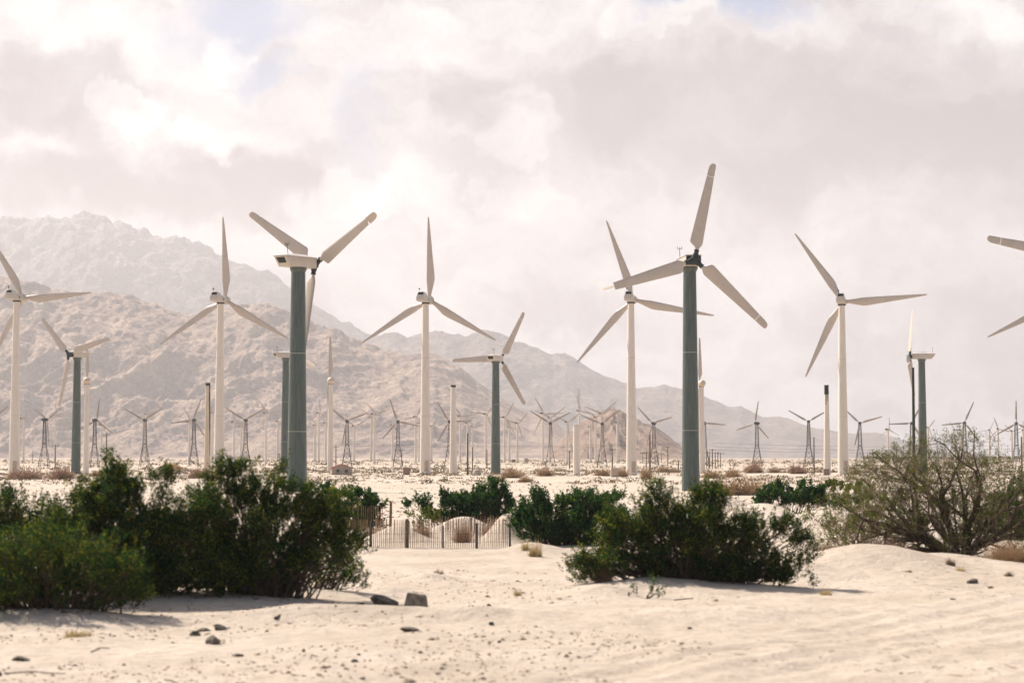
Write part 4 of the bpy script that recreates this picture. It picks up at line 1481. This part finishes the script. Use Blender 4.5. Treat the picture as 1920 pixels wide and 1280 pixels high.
# ---- dry bushes
def dry_mesh(seed, mat, n=520, r=1.0, h=.8, rad=.012):
    rng = np.random.default_rng(seed)
    segs = []
    for i in range(n):
        a = rng.random() * 2 * math.pi
        el = rng.random() ** .8 * 1.45 + .05
        d = np.array([math.cos(a) * math.cos(el), math.sin(a) * math.cos(el), math.sin(el)])
        p = np.array([math.cos(a), math.sin(a), 0]) * rng.random() * .35 * r
        L = (.35 + .6 * rng.random()) * r * (.8 + .3 * math.sin(2 * a + seed) + .22 * math.sin(5 * a + seed * 2))
        q = p
        for k in range(4):
            d = unit((d + rng.normal(size=3) * .22)[None])[0]
            q2 = q + d * L / 4 * np.array([1, 1, h])
            segs.append((*q, rad * (1 - k * .2), *q2, rad * (1 - (k + 1) * .2)))
            if k > 0:
                e = unit((d + rng.normal(size=3) * .8)[None])[0]
                segs.append((*q2, rad * .5, *(q2 + e * L * .22), rad * .3))
            q = q2
    V, F = tubes_np(segs, 3)
    V[:, 2] = np.maximum(V[:, 2], -.05)
    return np_mesh('dry_twigs', V, F, mat)


DRY = {}
for s in range(3):
    DRY['far%d' % s] = dry_mesh(100 + s, 'dry_twig', 420, rad=.022)
    DRY['pink%d' % s] = dry_mesh(110 + s, 'dry_twig_pink', 420, rad=.022)
DRY['near0'] = dry_mesh(120, 'dry_twig', 900, rad=.007)
DRY['near1'] = dry_mesh(121, 'dry_twig_pink', 900, rad=.007)


def tuft_mesh(seed, mat, n=230):
    rng = np.random.default_rng(seed)
    segs = []
    for i in range(n):
        a = rng.random() * 6.283
        el = .55 + .95 * rng.random() ** .6
        d = np.array([math.cos(a) * math.cos(el), math.sin(a) * math.cos(el), math.sin(el)])
        c = rng.integers(0, 4)
        p = np.array([[-.35, .1, .45, .0][c], [.1, -.2, .2, .3][c], -.02]) + rng.normal(size=3) * np.array([.12, .12, 0])
        L = (.3 + .75 * rng.random() ** 1.5) * [.8, 1.0, .7, .5][c]
        for k in range(3):
            q = p + d * L / 3
            segs.append((*p, .026 * (1 - k * .28), *q, .026 * (1 - (k + 1) * .28)))
            d = unit((d + rng.normal(size=3) * .2 - np.array([-.08, 0, .12]))[None])[0]
            p = q
    V, F = tubes_np(segs, 3)
    return np_mesh('tuft_blades', V, F, mat)


DRY['straw'] = tuft_mesh(130, 'straw')
DRY['tuft'] = tuft_mesh(131, 'scrub', 330)


def dry_bush(px, D, wpx, hpx, kind, label, cat='dry bush', name='dry_bush', group='dry brown bushes on the sand'):
    p = on_ground(px, D)
    w = wpx / FPX * D / 2
    h = hpx / FPX * D
    o = obj(name, DRY[kind], None, p - Vector((0, 0, .03)), (0, 0, (px * 7) % 6))
    o.scale = (w, w, h / .72)
    tag(o, label, cat, group)


for a in [(960, 300, 62, 20, 'far0', 'dry tan bush right of the central green tower'), (930, 262, 40, 14, 'far1', 'small yellowish dry bush touching the central green tower base'), (985, 262, 40, 13, 'far2', 'small yellowish dry bush below the tan bush'),
          (1022, 320, 42, 17, 'far1', 'dry tan bush below the lattice turbine near the rocky hill'), (1130, 330, 40, 16, 'far2', 'dry tan bush left of the tan cabinet'), (1165, 330, 36, 16, 'far0', 'dry tan bush between tan cabinet and fourth white tower'),
          (1211, 300, 32, 22, 'far1', 'dry orange bush right of the fourth white tower'), (1245, 420, 30, 12, 'far2', 'dry bush on the sand right of the tall black pole'), (1262, 420, 20, 8, 'far1', 'small dry bush left of big green tower'),
          (1333, 315, 46, 16, 'far0', 'dry bush at foot of the ball housing turbine'), (1372, 330, 56, 16, 'far1', 'wide dry bush below the crowd of poles'), (1412, 380, 52, 22, 'pink0', 'dry reddish bush below the lone lattice turbine'),
          (1450, 400, 30, 12, 'pink1', 'small domed dry bush right of the reddish one'), (1492, 350, 48, 20, 'pink2', 'domed dry bush left of the burnt-topped tower'), (1392, 170, 96, 36, 'far2', 'big tan dry bush behind the dune right of big green tower'),
          (1350, 200, 50, 20, 'far0', 'tan dry bush touching the big green tower'), (1600, 340, 30, 12, 'far0', 'dry bush right of the fifth white tower'), (50, 300, 110, 22, 'pink0', 'broad dry thicket around the leftmost tower'),
          (120, 290, 80, 24, 'pink1', 'dry thicket left of the left green tower'), (185, 330, 40, 12, 'far2', 'dry bush right of the left green tower'), (375, 300, 60, 24, 'pink2', 'dry bush below the cream streaked tower'),
          (1110, 78, 60, 14, 'far1', 'yellowish dry clump behind the low wide green bush'), (1145, 92, 40, 10, 'far0', 'small dry clump on mound behind centre bush')]:
    dry_bush(*a)
for a in [(868, 63, 56, 40, 'near1', 'grey brown dry bush inside the fenced mound'), (790, 66, 60, 26, 'near1', 'low brown twigs behind the middle of the long fence'), (925, 64.5, 60, 30, 'near1', 'brown twigs behind the right end of the long fence'), (700, 66, 50, 20, 'near0', 'low tan twigs behind the left end of the long fence'), (1892, 49.5, 120, 38, 'near0', 'dry straw coloured bush under the thorny tree at right'), (1550, 51, 110, 34, 'near1', 'bare twiggy bush at the left skirt of thorny tree'),
          (1660, 51.5, 110, 34, 'near1', 'bare grey twigs under the thorny tree above the dune'), (1130, 40.6, 60, 42, 'near1', 'dead pinkish twigs inside the centre bush')]:
    dry_bush(*a)

# grass tufts
for a in [(1005, 54, 40, 34, 'straw', 'pale straw grass tuft at the right fence end'), (985, 56, 26, 22, 'straw', 'small straw tuft touching last fence post'), (822, 43.2, 26, 12, 'tuft', 'dark dry tuft on the little sand hump'), (970, 38.5, 26, 18, 'straw', 'yellow grass tuft on bare sand left of centre bush'),
          (1775, 45.2, 30, 16, 'tuft', 'dark brown tuft on the right dune face'), (1795, 44.5, 34, 12, 'straw', 'straw tuft beside the brown tuft on dune'), (1885, 44, 30, 12, 'tuft', 'small tuft near right edge of dune'), (1545, 38.5, 36, 16, 'straw', 'thin straw tuft on sand right of centre bush'),
          (1340, 36.5, 16, 8, 'tuft', 'tiny brown tuft before the centre bush'), (150, 29.5, 80, 20, 'straw', 'thin straw grass at lower left'), (1700, 43.8, 22, 7, 'tuft', 'flat twiggy tuft in the middle of the dune')]:
    dry_bush(*a, cat='grass tuft', name='grass_tuft', group='dry tufts on the sand')


# ---- scrub, gravel: countless small stuff
def scatter_scrub():
    rng = np.random.default_rng(77)
    n = 11000
    y = 240 * (1600 / 240) ** rng.random(n)
    y = np.where(rng.random(n) < .35, rng.uniform(250, 560, n), y)
    x = rng.uniform(-.30, .30, n) * y
    keep = fbm(x / 22, y / 60, 4, 70) > -.12
    x, y = x[keep], y[keep]
    z = ground(x, y)
    n = len(x)
    k = 16
    s = (.14 + .45 * rng.random(n) ** 2.2) * np.clip(y / 400, .75, 2.2)
    c = np.stack([x, y, z], 1)
    c = np.repeat(c, k, 0)
    S = np.repeat(s, k)
    off = rng.normal(size=(n * k, 3)) * np.stack([S * .8, S * .8, S * .25], 1)
    off[:, 2] = np.abs(off[:, 2])
    d = unit(rng.normal(size=(n * k, 3)) + np.array([0, 0, .8]))
    sd_ = unit(np.cross(d, rng.normal(size=d.shape)))
    L = S * (.5 + .5 * rng.random(n * k))
    V, F = quads(c + off, d, sd_, L, L * .5)
    o = obj('desert_scrub', np_mesh('desert_scrub', V, F, 'scrub'))
    tag(o, 'countless small brown scrub tufts dotting the pale plain', 'scrub', None, 'stuff')


scatter_scrub()


def pebble_set(name, n, sampler, size, seed, label, mat='gravel'):
    rng = np.random.default_rng(seed)
    x, y = sampler(rng, n)
    z = ground(x, y)
    n = len(x)
    oc = np.array([(1, 0, 0), (0, 1, 0), (-1, 0, 0), (0, -1, 0), (0, 0, 1), (0, 0, -1)], float)
    tri = np.array([(0, 1, 4), (1, 2, 4), (2, 3, 4), (3, 0, 4), (1, 0, 5), (2, 1, 5), (3, 2, 5), (0, 3, 5)])
    s = size[0] + (size[1] - size[0]) * rng.random(n) ** 3
    V = oc[None] * (s[:, None, None] * (.6 + .8 * rng.random((n, 6, 1)))) * np.array([1, 1, .55])
    a = rng.random(n) * 6.28
    ca, sa = np.cos(a)[:, None], np.sin(a)[:, None]
    X = V[..., 0] * ca - V[..., 1] * sa
    Y = V[..., 0] * sa + V[..., 1] * ca
    V = np.stack([X + x[:, None], Y + y[:, None], V[..., 2] + z[:, None] + .0 * s[:, None]], -1)
    F = (tri[None] + (np.arange(n) * 6)[:, None, None]).reshape(-1, 3)
    o = obj(name, np_mesh(name, V.reshape(-1, 3), F, mat))
    tag(o, label, 'gravel', None, 'stuff')


def samp_near(rng, n):
    y = 21 + 26 * rng.random(n) ** 1.3
    x = rng.uniform(-.29, .29, n) * y
    d = fbm(x / 2.5, y / 2.5, 4, 91) - np.clip(x - 1.0, 0, 3) * .35
    k = d > -.1
    return x[k], y[k]


def samp_mid(rng, n):
    y = 95 * (250 / 95) ** rng.random(n)
    x = rng.uniform(-.29, .29, n) * y
    k = fbm(x / 12, y / 20, 3, 95) > -.2
    return x[k], y[k]


pebble_set('gravel', 16000, samp_near, (.005, .04), 41, 'fine pebbles and twigs strewn over the foreground sand')
pebble_set('gravel', 9000, samp_mid, (.03, .16), 42, 'small brown pebbles speckling the flat sand behind the fence')


# ---- individual stones
def stone(px, py_base, wpx, hpx, label, mat='dark_stone', blocky=False, Dov=None):
    D = Dov
    if D is None:
        D = 9706.0 / (py_base - 862)
        for _ in range(6):
            p = on_ground(px, D)
            D = (CAM_H - p.z) * FPX / (py_base - 862)
    p = on_ground(px, D)
    import bmesh
    bm = bmesh.new()
    rng = random.Random(int(px * 13))
    if blocky:
        bmesh.ops.create_cube(bm, size=1.0)
        for v in bm.verts:
            v.co += Vector([rng.uniform(-.2, .2) for _ in range(3)])
        bmesh.ops.bevel(bm, geom=bm.edges[:], offset=.05, segments=2, affect='EDGES')
    else:
        bmesh.ops.create_icosphere(bm, subdivisions=3, radius=.56)
        cuts = [Vector([rng.gauss(0, 1) for _ in range(3)]).normalized() for _ in range(9)]
        lim = [rng.uniform(.22, .42) for _ in cuts]
        for v in bm.verts:
            for c, l in zip(cuts, lim):
                dd = v.co.dot(c)
                if dd > l:
                    v.co -= c * (dd - l)
    w, h = wpx / FPX * D, hpx / FPX * D
    for v in bm.verts:
        v.co = Vector((v.co.x * w, v.co.y * w * .8, (v.co.z + .30) * h * 1.15))
    me = bpy.data.meshes.new('stone')
    bm.to_mesh(me)
    bm.free()
    me.materials.append(MATS[mat])
    o = obj('stone', me, None, p - Vector((0, 0, .12 * h)), (R(rng.uniform(-6, 6)), R(rng.uniform(-8, 8)), rng.uniform(-.4, .4)))
    tag(o, label, 'stone', 'stones lying on the sand')


for a in [(720, 1136, 56, 34, 'rounded dark stone on the sand brink left of the square block'), (779, 1136, 40, 31, 'square tilted grey stone block on the sand brink', 'stone', True),
          (403, 1203, 34, 22, 'largest dark stone of the lower left group'), (385, 1180, 30, 12, 'flat dark stone left in the lower left group'), (415, 1178, 30, 14, 'dark stone behind the largest in lower left group'), (372, 1188, 24, 12, 'small half buried stone at left of the lower left group'),
          (449, 1226, 26, 9, 'flat dark stone right below the lower left group'), (48, 1234, 34, 12, 'low dark stone at far lower left'), (4, 1262, 18, 18, 'dark stone cut by the bottom left corner edge'),
          (769, 1180, 36, 10, 'elongated dark stone below the square block'), (922, 1169, 12, 8, 'small dark pebble right of the elongated stone'), (668, 1237, 13, 9, 'small dark pebble at bottom centre left'), (675, 1224, 8, 6, 'tiny pebble above the small dark pebble at left'),
          (789, 1220, 11, 7, 'small round pebble below the elongated stone'), (823, 1260, 13, 7, 'dark pebble near the bottom middle'), (830, 1250, 9, 6, 'tiny dark pebble above the bottom middle pebble'), (683, 1268, 12, 6, 'pale brown pebble at bottom left of centre'),
          (936, 1201, 8, 6, 'tiny brown pebble in the stony patch'), (1818, 1098, 22, 13, 'dark angular stone on the right dune'), (1850, 1100, 14, 4, 'thin flat stone right of the angular dune stone'), (1290, 1176, 9, 5, 'small brown pebble before the centre bush'),
          (1780, 1121, 10, 4, 'tiny stone on the dune below the tufts'), (1682, 1258, 10, 4, 'tiny reddish pebble at lower right'), (1847, 1249, 14, 3, 'thin pale pebble at lower right corner'), (573, 1218, 8, 7, 'tiny dark pebble right of the lower left group'), (917, 1135, 9, 8, 'little stone on the brink right of the block')]:
    kw = {}
    a = list(a)
    stone(*a[:5], *(a[5:]))


pebble_set('gravel', 420, samp_near, (.02, .075), 43, 'larger loose pebbles strewn over the foreground sand', 'gravel')


def litter():
    rng = np.random.default_rng(55)
    n = 1500
    y = 21.5 + 24 * rng.random(n) ** 1.2
    x = rng.uniform(-.28, .28, n) * y
    k = fbm(x / 3, y / 3, 3, 61) > -.05
    x, y = x[k], y[k]
    n = len(x)
    a = rng.random(n) * 6.28
    L = .03 + .16 * rng.random(n) ** 3
    x2, y2 = x + np.cos(a) * L, y + np.sin(a) * L
    r = .002 + .004 * rng.random(n)
    S = np.stack([x, y, ground(x, y) + r, r, x2, y2, ground(x2, y2) + r * 2 + .02 * rng.random(n), r * .6], 1)
    V, F = tubes_np(S, 4)
    o = obj('twig_litter', np_mesh('twig_litter', V, F, 'twig'))
    tag(o, 'dry twig litter scattered over the foreground sand', 'litter', None, 'stuff')


litter()


def stick(pts, r, label):
    segs = []
    q = []
    for (px, py) in pts:
        D = 9706.0 / (py - 862)
        for _ in range(5):
            p = on_ground(px, D)
            D = (CAM_H - p.z) * FPX / (py - 862)
        q.append(p + Vector((0, 0, r * .8)))
    for a, b in zip(q[:-1], q[1:]):
        segs.append((*a, r, *b, r * .8))
    V, F = tubes_np(segs, 6)
    o = obj('fallen_stick', np_mesh('fallen_stick', V, F, 'bark', True))
    tag(o, label, 'stick', 'sticks lying on the sand')


stick([(18, 1259), (45, 1257), (70, 1255), (100, 1258), (130, 1259)], .010, 'long thin brown stick at the lower left corner')
stick([(520, 1148), (560, 1146), (600, 1139), (640, 1137), (684, 1133)], .028, 'dark root lying along the sand brink left of stones')
stick([(1262, 1123), (1280, 1121), (1297, 1120)], .012, 'short reddish stick before the centre bush')
stick([(178, 1219), (195, 1211), (213, 1212)], .008, 'thin curved stick at left foreground')
stick([(315, 1270), (328, 1272), (342, 1280)], .010, 'short dark stick at bottom left')


# ------------------------------------------------------------------ snow fences
def fence(px0, D0, px1, D1, top0, top1, posts, label, seed, bottom=0.0, gap=.060):
    a, b = on_ground(px0, D0), on_ground(px1, D1)
    t = thing('lath_fence', label, 'fence', a, 'lath sand fences')
    rng = random.Random(seed)
    Ln = math.hypot(b.x - a.x, b.y - a.y)
    n = int(Ln / gap)
    mb = MB()
    wires = [MB(), MB(), MB()]
    prev = None
    for i in range(n + 1):
        s = i / n
        x, y = a.x + (b.x - a.x) * s, a.y + (b.y - a.y) * s
        topz = (P(px0, top0, D0).z) * (1 - s) + (P(px1, top1, D1).z) * s + rng.uniform(-.035, .02)
        g = gz(x, y)
        if topz < g + .05:
            prev = None
            continue
        lean = rng.gauss(0, .022)
        m = Matrix.Translation((x - a.x, y - a.y, g - a.z)) @ Matrix.Rotation(lean, 4, 'Y')
        h = topz - g
        mb.box((0, 0, h / 2 - .04), (.020, .008, h + .08), m)
        cur = [Vector((x - a.x, y - a.y - .008, g - a.z + h * f)) for f in (.2, .5, .82)]
        if prev:
            for wm, p, q in zip(wires, prev, cur):
                wm.tube(p, q, .004, n=3, cap=False)
        prev = cur
    obj('lath_panel', mb.mesh('lath_panel', 'lath'), t)
    for wm in wires:
        obj('tie_wire', wm.mesh('tie_wire', 'fence_metal'), t)
    for (ppx, tpy, r, mt) in posts:
        s = (ppx - px0) / (px1 - px0)
        D = D0 + (D1 - D0) * s
        x = a.x + (b.x - a.x) * s
        y = a.y + (b.y - a.y) * s - .06
        g = gz(x, y)
        tz = P(ppx, tpy, D).z
        obj('post', MB().tube((x - a.x, y - a.y, g - a.z - .2), (x - a.x, y - a.y, tz - a.z), r, r * .92, n=8).mesh('post', mt, smooth=.6), t)


fence(636, 58.6, 958, 60.5, 975, 972, [(696, 978, .035, 'fence_metal'), (762, 972, .055, 'old_wood'), (829, 985, .032, 'fence_metal'), (893, 980, .038, 'fence_metal'), (956, 980, .032, 'fence_metal')],
      'long lath fence with dark posts between the foreground bushes', 3)
fence(628, 71, 719, 72.5, 946, 948, [(628, 944, .03, 'fence_metal')], 'short lath fence behind the left end of the long fence', 4, gap=.10)
fence(826, 68.0, 1000, 67.5, 968, 966, [(884, 970, .03, 'fence_metal')], 'dark lath fence running behind the fenced sand mound', 5, gap=.09)
base, H = place(731.5, 941, 70)
t = thing('wooden_post', 'weathered leaning wooden post standing alone behind the long fence', 'post', base)
obj('shaft', MB().tube((0, 0, -.2), (.03, 0, H), .055, .045, n=8).mesh('shaft', 'old_wood', smooth=.6), t)
obj('nail', MB().tube((.03, -.045, H - .1), (.03, -.085, H - .1), .008, n=6).mesh('nail', 'fence_metal'), t)


# far line of trees and buildings at the right horizon
def treeline():
    rng = np.random.default_rng(9)
    n = 7000
    px = rng.uniform(1620, 2200, n)
    D = rng.uniform(1900, 2100, n)
    x = (px - 960) / FPX * D
    z = ground(x, D)
    c = np.stack([x, D, z + rng.random(n) * (1.0 + 1.6 * vnoise(x / 40, D * 0, 4))], 1)
    d = unit(rng.normal(size=(n, 3)))
    s = unit(np.cross(d, rng.normal(size=d.shape)))
    L = 1.2 + 1.5 * rng.random(n)
    V, F = quads(c, d, s, L, L * .6)
    o = obj('distant_treeline', np_mesh('distant_treeline', V, F, 'scrub'))
    tag(o, 'low dark line of far trees on the right horizon', 'treeline', None, 'stuff')


treeline()


# ------------------------------------------------------------------ haze
def build_haze():
    b = MB().box((0, 3700, 565), (9000, 12600, 1150))
    me = b.mesh('haze', 'sand')
    me.materials.clear()
    m = bpy.data.materials.new('haze')
    m.use_nodes = True
    T = NT(m.node_tree)
    out = T.n('ShaderNodeOutputMaterial')
    v = T.n('ShaderNodeVolumePrincipled', ins={'Color': (0.93, 0.90, 0.93, 1), 'Density': 1.1e-4, 'Anisotropy': 0.25})
    m.node_tree.links.new(v.outputs[0], out.inputs['Volume'])
    me.materials.append(m)
    o = obj('haze', me)
    o['kind'] = 'stuff'
    o['label'] = 'pale dusty haze over the plain and hills'
    o['category'] = 'haze'


build_haze()
